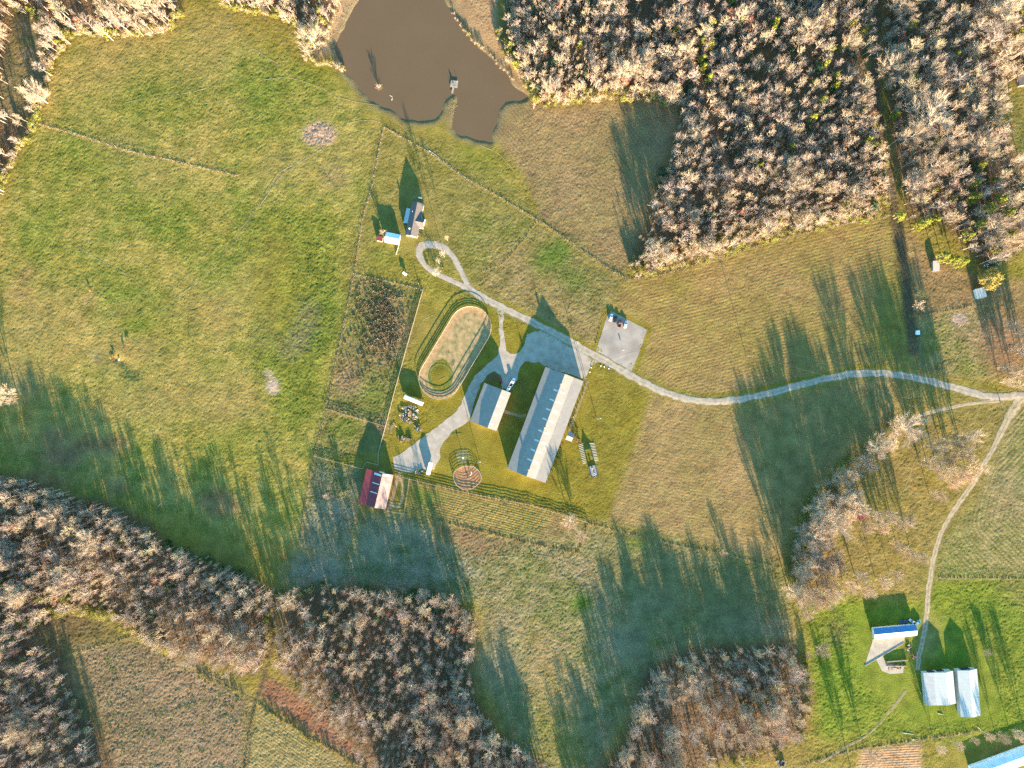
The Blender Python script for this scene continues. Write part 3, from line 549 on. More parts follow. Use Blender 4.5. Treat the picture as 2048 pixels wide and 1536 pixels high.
class Bld:
    """a building whose roof outline (four corners, TL TR BR BL in photograph pixels, at eave height) and cross profile are given.
    local x runs across from the TL-BL eave to the TR-BR eave, local y from the BL-BR end to the TL-TR end"""
    def __init__(s, name, TL, TR, BR, BL, prof, label, cat, wallm, roofm, wall_in=.35, th=.12, open_sides=()):
        ze = min(z for _, z in prof); c = [Vector(P(*q, ze)) for q in (TL, TR, BR, BL)]
        o = (c[0] + c[1] + c[2] + c[3]) / 4; ay = ((c[0] + c[1]) - (c[2] + c[3])) / 2; axv = ((c[1] + c[2]) - (c[0] + c[3])) / 2
        s.L = ay.length; s.Wd = axv.length; s.ang = math.atan2(ay.y, ay.x) - math.pi / 2
        s.base = gz(o.x, o.y) - .05; s.prof = [(t * s.Wd - s.Wd / 2, z) for t, z in prof]
        s.root = empty(name, (o.x, o.y, s.base), s.ang, label, cat); s.wi = wall_in
        Lw = s.L - 2 * wall_in
        # walls: a closed shell under the roof
        pw = [(x, z - th - .02) for x, z in s.prof]; x0, x1 = pw[0][0] + wall_in, pw[-1][0] - wall_in
        def zat(x):
            for (xa, za), (xb, zb) in zip(pw[:-1], pw[1:]):
                if xa <= x <= xb: return za + (zb - za) * (x - xa) / (xb - xa)
        out = [(x0, 0), (x1, 0), (x1, zat(x1))] + [p for p in reversed(pw[1:-1])] + [(x0, zat(x0))]
        s.wall = MB().extrude(out, Lw, (0, 0, 0), 0).build('wall', wallm, s.root)
        s.roofs = []
        for k, ((xa, za), (xb, zb)) in enumerate(zip(s.prof[:-1], s.prof[1:])):
            rm = roofm[k] if isinstance(roofm, (list, tuple)) else roofm
            dz = .0015 * (k % 2)
            s.roofs.append(MB().extrude([(xa, za + dz), (xb, zb + dz), (xb, zb - th), (xa, za - th)], s.L + .004 * (k % 2), (0, 0, 0), 0).build('roof', rm, s.root))
    def z(s, x):
        for (xa, za), (xb, zb) in zip(s.prof[:-1], s.prof[1:]):
            if xa <= x <= xb + 1e-6: return za + (zb - za) * (x - xa) / (xb - xa), math.atan2(zb - za, xb - xa)
    def patch(s, name, x, y, wx, wy, m, t=.06, parent=None):
        """a sheet lying on the roof, centred at x,y, wx down the slope and wy along the ridge"""
        z, a = s.z(x); mb = MB().box((0, 0, 0), (wx, wy, t)); o = mb.build(name, m, parent or s.root)
        o.location = (x, y, z + t * .5 + .01); o.rotation_euler = (0, -a, 0); return o
    def wallbox(s, name, side, u, zc, w, h, m, out=.03, parent=None):
        """a door or window on a wall: side 'E' 'W' 'N' 'S' in the building's own frame"""
        if side in 'EW':
            x = (s.prof[-1][0] - s.wi + out / 2) if side == 'E' else (s.prof[0][0] + s.wi - out / 2)
            o = MB().box((0, 0, 0), (out + .06, w, h)).build(name, m, parent or s.root); o.location = (x, u, zc)
        else:
            y = (s.L / 2 - s.wi + out / 2) * (1 if side == 'N' else -1)
            o = MB().box((0, 0, 0), (w, out + .06, h)).build(name, m, parent or s.root); o.location = (u, y, zc)
        return o
def cupola(b, y, x=0.0, w=.9, h=1.3):
    z, _ = b.z(x); c = MB().box((x, y, z + h * .35 - .15), (w, w, h * .7 + .3)).build('cupola', M_WHITE, b.root)
    MB().lathe((x, y, z + h * .7), [(w * .85, 0), (w * .75, .08), (.05, .55), (.03, .6)], 4, math.pi / 4).build('cupola_roof', M_ROOFW, c)
    MB().tube((x, y, z + h * .7 + .5), (x, y, z + h * .7 + 1.5), .035).box((x, y, z + h * .7 + 1.3), (.06, .8, .3)).build('weathervane', M_DARK, c)
# big barn
big = Bld('riding_barn', (1090.9, 734.4), (1167.3, 761.7), (1090.9, 966.6), (1014.4, 936.4), [(0, 5.8), (.25, 6.75), (.5, 9.05), (.735, 6.8), (1, 5.8)], 'long cream metal-roofed riding barn with skylights, largest building at the gravel yard', 'barn', M_WALLB, M_ROOFW)
for i in range(8):
    y = big.L * (.5 - (.165 + .094 * i + (.02 if i > 3 else 0)))
    big.patch('skylight', -1.95, y - .3, 2.9, 1.05, M_SKYL); big.patch('skylight', 2.75, y - .3, 2.9, 1.05, M_SKYL)
for y in (.405, -.02, -.43): cupola(big, big.L * y)
for i in range(9):
    y = big.L * (-.42 + .105 * i); wnd = big.wallbox('window', 'E', y, 2.2, 1.6, 1.3, M_WHITE); MB().box((.05, 0, 0), (.06, 1.3, 1.0)).build('pane', M_DARK, wnd)
d = big.wallbox('door', 'N', 0, 2.1, 5, 4.2, M_WHITE); MB().box((0, .06, 0), (.12, .06, 4)).build('door_rail', M_WOOD, d)
big.wallbox('door', 'S', 0, 2.1, 5, 4.2, M_WHITE)
# medium barn
med = Bld('stable_barn', (969.1, 765.5), (1021.4, 785.9), (993.2, 861.8), (939.8, 842), [(0, 4.3), (.335, 5.25), (.668, 7.45), (1, 5.2)], 'medium cream metal-roofed barn with one lean-to side, beside the riding barn', 'barn', M_WALLB, M_ROOFW)
for i in range(4): med.patch('skylight', med.Wd * .17 + 1.5, med.L * (.33 - .235 * i), 2.6, 1.0, M_SKYL)
med.wallbox('door', 'N', 2, 1.9, 4, 3.8, M_WHITE); med.wallbox('door', 'S', 2, 1.9, 4, 3.8, M_WHITE)
# red barn
M_RED = ribbed('red_metal_roof', (.3, .045, .05), .9, .5, .12, .35, (.2, .035, .045)); M_MAR = ribbed('maroon_metal_roof', (.2, .035, .05), .9, .5, .12, .35, (.13, .03, .04)); M_RUST = ribbed('rusty_tin_roof', (.36, .24, .22), .7, .55, .1, .5, (.24, .13, .115))
red = Bld('red_barn', (733, 937.4), (787.2, 950.1), (771.1, 1018.7), (717.4, 1006), [(0, 3.2), (.29, 4.2), (.63, 6.5), (1, 3.4)], 'red barn with rusty pink tin slope, corner of the round pen lawn', 'barn', mat('red_boards', (.22, .05, .04), .85, .2, 2), [M_RED, M_MAR, M_RUST])
for y, w in ((.43, 1.3), (.17, .55), (-.09, .55)): red.patch('pale_sheet', -red.Wd * .04, red.L * y, 5.0, w, mat('pale_tin', (.5, .52, .5), .5, .1))
red.patch('maroon_panel', -red.Wd * .04, red.L * .3, 4.6, 3.4, M_MAR, .1); red.patch('maroon_panel', -red.Wd * .04, red.L * .04, 4.6, 3.0, M_MAR, .1)
red.patch('pale_sheet', red.Wd * .3, red.L * .46, 4.6, 1.3, MATS['pale_tin']); red.wallbox('door', 'N', 1, 1.5, 3, 2.8, M_WHITE); red.wallbox('door', 'S', 1, 1.5, 3, 2.8, M_WHITE)
# house
M_SHING = mat('brown_shingles', (.1, .085, .085), .9, .2, 1.2, .3, .15, col2=(.15, .125, .115)); M_SIDE = M_WALLW
hs = Bld('farmhouse', (823.7, 403.4), (848.3, 408.7), (834.3, 474.9), (810.3, 470.2), [(0, 2.9), (.5, 5.4), (1, 2.9)], 'grey-brown shingled farmhouse with white walls at the driveway loop', 'house', M_SIDE, M_SHING)
cg = MB().extrude([(-3.4, 2.85), (0, 5.0), (3.4, 2.85), (3.4, 2.73), (0, 4.88), (-3.4, 2.73)], 7.0, (0, 0, 0), math.pi / 2).build('cross_gable', M_SHING, hs.root); cg.location = (hs.Wd / 2 - 1.0, -1.2, 0)
MB().extrude([(-3.1, 0), (3.1, 0), (3.1, 2.8), (0, 4.8), (-3.1, 2.8)], 2.6, (0, 0, 0), math.pi / 2).build('wing_wall', M_SIDE, hs.root).location = (hs.Wd / 2 + .9, -1.2, 0)
pr = MB().extrude([(-1.5, 2.35), (1.5, 2.75), (1.5, 2.63), (-1.5, 2.23)], 9.5, (0, 0, 0), 0).build('porch_roof', mat('porch_tin', (.35, .37, .4), .5, .1), hs.root); pr.location = (-hs.Wd / 2 - 1.2, 1.6, 0)
for y in (-3, 1.6, 6.2): MB().box((-hs.Wd / 2 - 2.5, y, 1.13), (.15, .15, 2.26)).build('porch_post', M_WHITE, hs.root)
MB().box((-1.6, -6.6, 5.0), (.7, .7, 1.6)).build('chimney', M_WHITE, hs.root)
for y, zz in ((4.5, 4.7), (-9.5, 3.8)): MB().tube((-2.0, y, zz - .3), (-2.0, y, zz + .5), .12, n=8).build('vent_pipe', M_WHITE, hs.root)
for y in (-8.5, -5.6, 5, 8.5): w_ = hs.wallbox('window', 'E', y, 1.6, 1.3, 1.3, M_WHITE); MB().box((.04, 0, 0), (.06, 1.1, 1.1)).build('pane', M_DARK, w_)
for x in (-1.8, 1.6): w_ = hs.wallbox('window', 'S', x, 1.6, 1.3, 1.3, M_WHITE); MB().box((0, -.04, 0), (1.1, .06, 1.1)).build('pane', M_DARK, w_)
# garage beside the house
M_WTIN = ribbed('white_tin_roof', (.72, .74, .76), .8, .4, .05)
ga = Bld('garage', (767, 483.5), (773.9, 463.8), (801.2, 469.6), (797.6, 489.5), [(0, 2.6), (.5, 3.9), (1, 2.6)], 'white tin-roofed garage between farmhouse and the long pasture fence', 'garage', M_WALLW, M_WTIN)
ga.wallbox('door', 'W', -1.5, 1.1, 3, 2.1, mat('grey_door', (.5, .5, .5), .6))
lt = MB().extrude([(-2, 2.1), (2, 2.5), (2, 2.4), (-2, 2.0)], 3.0, (0, 0, 0), 0)
gx, gy = P(759.5, 477.5, 2); lean = empty('lean_to', (gx, gy, gz(gx, gy) - .05), ga.ang + math.pi / 2, 'small maroon-roofed lean-to against the white garage wall', 'shed')
lt.build('roof', M_MAR, lean)
MB().box((0, 0, 1.0), (3.4, 2.6, 2.0)).build('wall', M_WALLW, lean)
# blue and white shed
M_BLUE = ribbed('blue_tin_roof', (.07, .2, .42), .8, .4, .06)
bs = Bld('cattle_shed', (1749, 1279), (1746.5, 1257), (1831.5, 1249.5), (1834.5, 1271), [(0, 3.0), (.5, 4.3), (1, 3.0)], 'long shed with blue rear slope and white front slope above a concrete pad', 'shed', M_WALLW, [M_WTIN, M_BLUE])
for y in (-10, -5, 0, 5, 10): bs.wallbox('door', 'W', y, 1.2, 2.6, 2.3, M_DARK)
MB().box((0, -1, 4.33), (.5, .25, .12)).build('ridge_cap', M_WHITE, bs.root)
bs.patch('seam_strip', -bs.Wd * .25, -1, bs.Wd * .48, .25, mat('seam', (.12, .15, .2), .5), .04); bs.patch('seam_strip', bs.Wd * .25, -1, bs.Wd * .48, .25, MATS['seam'], .04)
# two white sheds and the long greenhouse
M_WT2 = ribbed('pale_tin_roof', (.46, .44, .42), .9, .4, .06); M_GREYT = ribbed('dull_tin_roof', (.4, .38, .38), .9, .5, .1)
s1 = Bld('equipment_shed', (1846.5, 1345), (1904.5, 1341.5), (1910, 1406), (1852.5, 1410.5), [(0, 3.4), (.32, 4.5), (.7, 5.6), (1, 4.2)], 'pale tin equipment shed with a dull grey lean-to slope, shorter of the pair', 'shed', mat('grey_tin_wall', (.4, .41, .42), .6, .1), [M_GREYT, M_WT2, M_WT2])
for x in (-3.5, 2.5): s1.wallbox('door', 'N', x, 1.5, 4.5, 3.0, M_DARK)
s2 = Bld('equipment_shed', (1914.5, 1341), (1954, 1338), (1961.5, 1431), (1922, 1434), [(0, 4.0), (.52, 5.6), (1, 4.0)], 'white tin gabled shed, longer and rightmost of the pair', 'shed', MATS['grey_tin_wall'], M_WT2)
s2.wallbox('door', 'N', 0, 1.7, 6, 3.4, M_DARK)
M_POLY = mat('greenhouse_film', (.62, .68, .74), .35, .12, .4, spec=.5)
g0 = Vector(P(1940, 1534, 2)); g1 = Vector(P(2060, 1490, 2)); gd = (g1 - g0).normalized(); gpv = Vector((gd.y, -gd.x)); gc = g0 + gd * 30 + gpv * 5.6
gr = empty('greenhouse', (gc.x, gc.y, 0), math.atan2(gd.y, gd.x) - math.pi / 2, 'long pale plastic-covered greenhouse cut off at the bottom edge', 'greenhouse')
arc = [(5.6 * math.cos(t), 3.6 * math.sin(t) ** .8) for t in np.linspace(0, math.pi, 15)]
MB().extrude(arc, 60, (0, 0, 0), 0).build('cover', M_POLY, gr)
for k in range(16):
    y = -30 + 4 * k; mb = MB(); pp = [(x * 1.008, z * 1.012 + .01) for x, z in arc]
    for (xa, za), (xb, zb) in zip(pp[:-1], pp[1:]): mb.tube((xa, y, za), (xb, y, zb), .05, n=5)
    mb.build('hoop', M_WHITE, gr)
# small sheds on the right
M_GTIN = ribbed('grey_tin', (.5, .52, .55), .6, .45, .1); 
a1 = Bld('wooden_shed', (1866.5, 521), (1878, 522), (1879, 543), (1866, 542), [(0, 2.4), (1, 2.8)], 'small weathered plank shed at the edge of the pines', 'shed', M_WOOD, mat('pale_planks', (.5, .4, .34), .9, .2, 2, stretch=(1, 6, 1)))
a1.wallbox('door', 'S', 0, 1.0, 1.2, 1.9, M_DARK)
a2 = Bld('tin_shed', (1950, 579), (1969, 573), (1974, 593), (1955.5, 598.5), [(0, 2.6), (.5, 3.5), (1, 2.6)], 'small white gabled tin shed below the golden tree', 'shed', M_WALLW, M_WT2); a2.wallbox('door', 'S', 0, 1.0, 1.4, 2, M_DARK)
a3 = Bld('utility_box', (1832.5, 661), (1839, 661), (1839, 669.5), (1832.5, 669.5), [(0, 1.6), (1, 1.7)], 'small white flat-topped hut beside the garden fence', 'hut', M_WALLW, M_WHITE, .1); a3.wallbox('door', 'S', 0, .7, .8, 1.3, M_DARK)
a4 = Bld('red_shed', (1709, 1030), (1729, 1027.5), (1730, 1037), (1710, 1039), [(0, 2.3), (.5, 3.0), (1, 2.3)], 'small red-roofed shed beside the tree strip', 'shed', M_WALLW, mat('red_tin', (.36, .08, .07), .6, .2, 1)); a4.wallbox('door', 'S', 0, 1, 1.2, 1.9, M_DARK)
a5 = Bld('tin_shed', (1972, 527), (1996, 533), (1995, 537), (1971, 532), [(0, 2.2), (1, 2.4)], 'narrow blue-grey tin roof half hidden above the golden tree', 'shed', M_WALLW, M_GTIN); a5.wallbox('door', 'S', 0, 1, 1.2, 1.8, M_DARK)
a6 = Bld('brick_house', (2038, 425), (2075, 420), (2080, 455), (2043, 460), [(0, 2.8), (.5, 4.6), (1, 2.8)], 'roof corner of a house cut off at the right edge', 'house', mat('pink_brick', (.36, .2, .15), .9, .15, 3), M_SHING); a6.wallbox('window', 'W', 0, 1.5, 1.2, 1.2, M_WHITE)
a7 = Bld('brick_house', (2036, 146), (2080, 140), (2085, 175), (2040, 160), [(0, 2.8), (.5, 4.6), (1, 2.8)], 'dark roof corner at the right edge beyond the upper wood', 'house', MATS['pink_brick'], M_SHING); a7.wallbox('window', 'W', 0, 1.5, 1.2, 1.2, M_WHITE)
for nm, x, y, r, lab in (('camping_cabin', 1557, 1526, .5, 'dark-roofed little hut, left of the pair on bare ground'), ('camping_cabin', 1566, 1526, -.35, 'dark-roofed little hut, right of the pair on bare ground')):
    wx, wy = P(x, y, 1); e = empty(nm, (wx, wy, gz(wx, wy) - .03), r, lab, 'hut', 'pair of dark huts at the lower edge')
    MB().box((0, 0, .9), (1.8, 2.6, 1.8)).build('wall', M_WHITE, e); MB().extrude([(-1.2, 1.7), (0, 2.5), (1.2, 1.7), (0, 2.4)], 3.0, (0, 0, 0), 0).build('roof', M_DARK, e)
# porch of the big barn: path, entrance hut, planted strip
px, py = P(1140, 873, 3); ent = empty('entrance_porch', (px, py, gz(px, py) - .03), big.ang, 'small white-roofed entrance porch on the riding barn sunny side', 'porch')
MB().extrude([(-2.8, 2.9), (0, 4.0), (2.8, 2.9), (2.8, 2.78), (0, 3.88), (-2.8, 2.78)], 4.2, (0, 0, 0), math.pi / 2).build('roof', M_ROOFW, ent)
for x in (-1.8, 1.8):
    for y in (-2.4, 2.4): MB().box((x, y, 1.4), (.2, .2, 2.8)).build('post', M_WHITE, ent)
sheet('path', [(1173, 760), (1178, 763), (1140, 866), (1136, 862)], M_PATH, .05)
# ---------------------------------------------------------------- trees
def bare_tree(seed, h, cr, n_limb=15, base=.3, thick=1.0, spread=.9, twigs=7, multi=1, tip=.03):
    """trunk with limbs, and a crown of branches and twigs; both returned as mesh builders"""
    r = random.Random(seed); tr = MB(); cw = MB()
    def rv(s): return Vector((r.uniform(-s, s), r.uniform(-s, s), r.uniform(-s, s)))
    def twig(a, d, L):
        d = d.normalized(); u = d.orthogonal().normalized(); u.rotate(Matrix.Rotation(r.uniform(0, 6.28), 3, d)); w = tip * r.uniform(.8, 1.4)
        b = a + d * L; m = a + d * L * .5 + rv(.08 * L)
        cw.add([a - u * w, a + u * w, m + u * w * .8, m - u * w * .8, b], [(0, 1, 2, 3), (3, 2, 4)])
    for mtr in range(multi):
        lean = rv(.07 if multi == 1 else .35); lean.z = 0
        pts = [Vector((0, 0, -.3))]; k = 7
        for i in range(1, k + 1): pts.append(Vector((0, 0, h * .93 * i / k)) + lean * (h * .93 * i / k) + rv(.018 * h) * (i / k))
        r0 = .016 * h * thick
        for i in range(k): tr.tube(pts[i], pts[i + 1], r0 * (1 - .9 * i / k) + .02, r0 * (1 - .9 * (i + 1) / k) + .02, 5, False)
        ga = r.uniform(0, 6.28)
        for j in range(n_limb):
            f = base + (1 - base) * ((j + r.random() * .6) / n_limb) ** .9; f = min(f, .985)
            q = f * k; i = min(int(q), k - 1); p = pts[i].lerp(pts[i + 1], q - i); ga += 2.4 + r.uniform(-.4, .4)
            env = math.sin(math.pi * min(1, max(.12, (f - base) / (1 - base) * .8 + .2))) ** .7
            L = cr * (env * r.uniform(.8, 1.15) + .15); up = .45 + .75 * f * f
            d = Vector((math.cos(ga), math.sin(ga), up * spread * r.uniform(.8, 1.25))).normalized()
            lp = [p]; seg = 4
            for s_ in range(seg):
                d = (d + rv(.16) + Vector((0, 0, .10))).normalized(); lp.append(lp[-1] + d * L / seg)
            lr = (.0048 * h * thick) * (1 - .55 * f)
            for s_ in range(seg): tr.tube(lp[s_], lp[s_ + 1], lr * (1 - s_ / seg) + .018, lr * (1 - (s_ + 1) / seg) + .015, 4, False)
            nb = max(6, int(L * 3.2))
            for b_ in range(nb):
                t = .22 + .78 * (b_ + r.random()) / nb; t = min(t, .999); s_ = int(t * seg); pp = lp[s_].lerp(lp[s_ + 1], t * seg - s_); ax = (lp[s_ + 1] - lp[s_]).normalized()
                bd = (ax * .85 + rv(.6) + Vector((0, 0, .4))).normalized(); bl = L * (.34 + .22 * r.random()) * (1.15 - .5 * t)
                e = pp + bd * bl; cw.tube(pp, e, .01 + tip * .9, tip * .6, 3, False)
                for t_ in range(twigs):
                    a = pp.lerp(e, .25 + .75 * (t_ + r.random()) / twigs); twig(a, bd * .9 + rv(.55) + Vector((0, 0, .3)), bl * r.uniform(.4, .85))
    return tr, cw
def leafy(seed, h, rx, clumps, leaves, size, base=.15, flat=1.0, needle=False):
    """trunk with limbs and a crown of many small leaf faces gathered in clumps"""
    r = random.Random(seed); tr = MB(); cw = MB(); tr.tube((0, 0, -.3), (0, 0, h * .55), .018 * h, .012 * h, 6, False); tr.tube((0, 0, h * .55), (0, 0, h * .95), .012 * h, .02, 5, False)
    for c in range(clumps):
        f = base + (1 - base) * (c + r.random()) / clumps; R = rx * ((1 - f) ** .6 * 1.25 + .1 if needle else math.sin(math.pi * min(.97, (f - base) / (1 - base) * .85 + .12)) ** .6)
        t = r.uniform(0, 6.283); q = R * (.35 + .65 * math.sqrt(r.random())); c0 = Vector((q * math.cos(t), q * math.sin(t), h * f * flat))
        tr.tube((0, 0, max(.2, h * f * flat - q * .35)), c0, .05, .02, 3, False)
        cs = rx * r.uniform(.22, .36)
        for _ in range(leaves):
            v = Vector((r.gauss(0, 1), r.gauss(0, 1), r.gauss(0, .75))); v = v.normalized() * cs * r.random() ** .45; p = c0 + v
            n = (v.normalized() + Vector((r.uniform(-.8, .8), r.uniform(-.8, .8), r.uniform(-.3, 1.0)))).normalized(); u = n.orthogonal().normalized(); u.rotate(Matrix.Rotation(r.uniform(0, 6.28), 3, n)); w = n.cross(u)
            s = size * r.uniform(.6, 1.3); cw.add([p - u * s, p + w * s * .55, p + u * s, p - w * s * .55], [(0, 1, 2, 3)])
    return tr, cw
BARK = mat('grey_bark', (.44, .36, .29), .95, .2, 2, 0, .1, rnd=.2)
TW_C = mat('cream_twigs', (.43, .315, .23), .95, .15, .6, 0, .1, rnd=.3); TW_G = mat('grey_twigs', (.37, .275, .235), .95, .15, .6, 0, .1, rnd=.3); TW_T = mat('tan_twigs', (.43, .33, .21), .95, .15, .6, 0, .1, rnd=.25)
TW_P = mat('pale_twigs', (.48, .365, .265), .95, .15, .6, 0, .1, rnd=.2)
TW_R = mat('budding_red_twigs', (.42, .17, .11), .95, .2, .6, 0, .1, rnd=.25); TW_Y = mat('yellow_brush', (.32, .27, .08), .95, .25, .6, 0, .1, rnd=.25)
NEED = mat('pine_needles', (.2, .195, .025), .8, .3, .5, 0, .2, rnd=.25); LEAFY = mat('yellow_green_leaves', (.2, .19, .03), .85, .25, .5, 0, .15, rnd=.25); GOLD = mat('golden_leaves', (.28, .21, .05), .85, .2, .5, 0, .15, rnd=.1); BLOOM = mat('pale_blossom', (.42, .38, .29), .9, .15, .5, 0, .1, rnd=.1)
DARKN = mat('dark_needles', (.045, .075, .035), .85, .3, .5, 0, .15, rnd=.3)
SHR = mat('green_shrub', (.06, .085, .018), .85, .25, .5, 0, .15, rnd=.2); RUSTY = mat('rusty_shrub', (.25, .12, .06), .9, .25, .5, 0, .1, rnd=.2)
def proto(builders, mt, mc, nm):
    t, c = builders; return t.mesh(nm + '_trunk', mt), c.mesh(nm + '_crown', mc)
# kind -> (nominal height, list of (trunk mesh, crown mesh))
KINDS = {
 'tall': (16.0, [proto(bare_tree(s, 16, cr, 22, .4, .8, 1.0, 9, tip=.014), BARK, m, 'tall') for s, cr, m in ((1, 3.2, TW_C), (2, 2.8, TW_G), (3, 3.5, TW_C), (4, 3.0, TW_G), (5, 3.7, TW_T))]),
 'young': (10.0, [proto(bare_tree(s, 10, cr, 18, .42, .75, 1.1, 9, tip=.013), BARK, m, 'young') for s, cr, m in ((11, 1.8, TW_C), (12, 1.5, TW_G), (13, 2.0, TW_T), (14, 1.7, TW_G), (15, 1.6, TW_C), (16, 2.2, TW_G))]),
 'red': (10.0, [proto(bare_tree(s, 10, 2.0, 18, .4, .8, 1.1, 10, tip=.015), BARK, TW_R, 'red') for s in (21, 22)]),
 'broad': (16.0, [proto(bare_tree(s, 16, 7.0, 24, .2, 1.2, 1.0, 11, tip=.017), BARK, m, 'broad') for s, m in ((31, TW_P), (32, TW_C), (33, TW_P))]),
 'brush': (4.0, [proto(bare_tree(s, 4, 2.0, 9, .06, .9, 1.0, 9, 3, .013), BARK, m, 'brush') for s, m in ((41, TW_T), (42, TW_Y), (43, TW_C))]),
 'pine': (15.0, [proto(leafy(s, 15, 3.6, 40, 55, .33, .3, 1, True), BARK, NEED, 'pine') for s in (51, 52, 53)]),
 'cedar': (8.0, [proto(leafy(s, 8, 2.5, 26, 45, .26, .08, 1, True), BARK, NEED, 'cedar') for s in (61, 62)]),
 'dark': (8.0, [proto(leafy(s, 8, 2.4, 26, 45, .26, .06, 1, True), BARK, DARKN, 'dark') for s in (65, 66)]),
 'leafy': (5.0, [proto(leafy(s, 5, 2.6, 26, 45, .2, .1), BARK, LEAFY, 'leafy') for s in (71, 72)]),
 'gold': (11.0, [proto(leafy(81, 11, 6.0, 70, 70, .3, .2), BARK, GOLD, 'gold')]),
 'bloom': (6.0, [proto(leafy(91, 6, 4.2, 40, 40, .16, .25), BARK, BLOOM, 'bloom')]),
 'shrub': (1.8, [proto(leafy(s, 1.8, 1.2, 14, 40, .13, .1), BARK, SHR, 'shrub') for s in (95, 96)]),
 'rusty': (2.6, [proto(leafy(97, 2.6, 1.7, 18, 45, .14, .1), BARK, RUSTY, 'rusty')]),
}
TREES = []      # individuals: (kind, x, y, height, label, category, group, name)
R = random.Random(5)
def tree_at(px, py, kind, h, label, name='bare_tree', cat='tree', group=None, zf=.6, sxy=1.0):
    x, y = P(px, py, h * zf); TREES.append((kind, x, y, h, label, cat, group, name, sxy))
def plant(kind, x, y, h, sxy=1.0, name='bare_tree', label=None, cat='tree', group=None):
    h0, vs_ = KINDS[kind]; k = R.randrange(len(vs_)); s = h / h0; z = gz(x, y) - .05
    e = empty(name, (x, y, z), R.uniform(0, 6.28), label, cat, group); e.scale = (s * sxy, s * sxy, s)
    put('trunk', vs_[k][0], e); put('crown', vs_[k][1], e); return e
# --- single trees one can point to
G_ = 'bare trees on the right-hand lawn'
tree_at(886, 507, 'tall', 17, 'slender tall bare tree inside the driveway loop, its shadow crossing the house', sxy=.7)
tree_at(876, 522, 'tall', 15, 'shorter bare tree inside the driveway loop', sxy=.7)
tree_at(893, 476, 'tall', 12, 'thin bare tree on grass just above the driveway loop', sxy=.7)
tree_at(872, 542, 'bloom', 4.5, 'pale blossoming bush-like tree in the driveway loop', 'blossom_tree')
tree_at(766, 465, 'brush', 5, 'small tan bare tree against the garage corner', sxy=.9)
tree_at(757, 173, 'brush', 4.2, 'tan bush standing alone in the pond', 'bush', 'bush')
tree_at(1140, 1040, 'broad', 13, 'pale bare tree on the board fence corner below the riding barn')
tree_at(1160, 1070, 'broad', 10, 'bare tree at the lower corner of the row plot')
tree_at(1447, 1105, 'brush', 5, 'small cream bare tree midway along the lower field fence')
tree_at(1548, 1129, 'brush', 5, 'cream bushy tree at the right end of the lower field fence')
tree_at(691, 988, 'brush', 6, 'pale round bush in the weedy paddock left of the red barn', 'bush', 'bush')
tree_at(652, 992, 'brush', 4, 'smaller tan bush in the weedy paddock', 'bush', 'bush')
tree_at(8, 788, 'broad', 18, 'large bare tree on the left edge of the pasture')
tree_at(1982, 558, 'gold', 12, 'golden-leaved spreading tree above the white tin shed', 'golden_tree')
tree_at(1838, 590, 'brush', 6, 'pale fuzzy bush, upper of two beside the field lane', 'bush', 'bush'); tree_at(1836, 612, 'brush', 7, 'pale fuzzy bush, lower of two beside the field lane', 'bush', 'bush'); tree_at(1822, 508, 'brush', 4, 'small pale bush beside the field lane, above the pair', 'bush', 'bush')
tree_at(1975, 1305, 'brush', 5, 'pale brush heap in the lush field above the white sheds', 'bush', 'bush')
tree_at(1640, 1300, 'broad', 12, 'round pale bare tree at the corner of the lower wood'); tree_at(1608, 1222, 'broad', 13, 'grey bare tree where the lower hedge meets the wood')
tree_at(1835, 660 + 17, 'leafy', 2.0, 'small yellow bush below the white hut', 'bush', 'bush')
for i, (x, y, h) in enumerate([(1940, 872, 18), (1908, 880, 17), (1925, 908, 18), (1890, 915, 18), (1870, 893, 19), (1952, 935, 17), (1918, 945, 18), (1880, 942, 19), (1858, 922, 18), (1932, 955, 16), (1900, 960, 17)]):
    tree_at(x, y, 'broad', h, 'tall bare tree in the open group left of the curving farm lane', group=G_ + ', upper group', sxy=.72)
tree_at(1873, 992, 'broad', 13, 'pale round bare tree just below the open group by the farm lane', sxy=.8)
for x, y, h in [(1745, 1032, 17), (1772, 1030, 18), (1802, 1045, 17), (1730, 1052, 16), (1760, 1052, 15), (1815, 1040, 13)]:
    tree_at(x, y, 'broad', h, 'bare tree in the row beside the small red shed', group=G_ + ', middle row', sxy=.7)
for x, y, h in [(1838, 1112, 14), (1812, 1105, 15), (1790, 1090, 12)]: tree_at(x, y, 'broad', h, 'bare tree on the lawn midway down the farm lane', group=G_ + ', lower trio', sxy=.75)
for x, y, h in [(1765, 1165, 14), (1730, 1182, 15), (1700, 1170, 16), (1670, 1185, 15), (1720, 1150, 14), (1790, 1150, 12), (1640, 1205, 15)]: tree_at(x, y, 'broad', h, 'bare tree above the blue and white shed', group=G_ + ', bottom row', sxy=.75)
for x, y, h in [(1740, 1508, 12), (1880, 1495, 9), (1915, 1490, 9), (1945, 1478, 8), (1975, 1470, 9), (2005, 1474, 11), (2035, 1470, 12), (2065, 1465, 12), (1715, 1550, 14)]: tree_at(x, y, 'broad', h, 'bare tree in the line above the greenhouse', group='bare trees by the greenhouse', sxy=.8)
for x, y, h in [(2022, 650, 11), (2045, 665, 12), (2035, 700, 13), (2055, 705, 14), (2010, 735, 11), (2035, 745, 13), (2060, 680, 14), (2015, 765, 11), (2050, 770, 13), (2075, 735, 14)]: tree_at(x, y, 'broad', h, 'bare tree in the grove at the right edge above the road fork', group='grove above the road fork', sxy=.85)
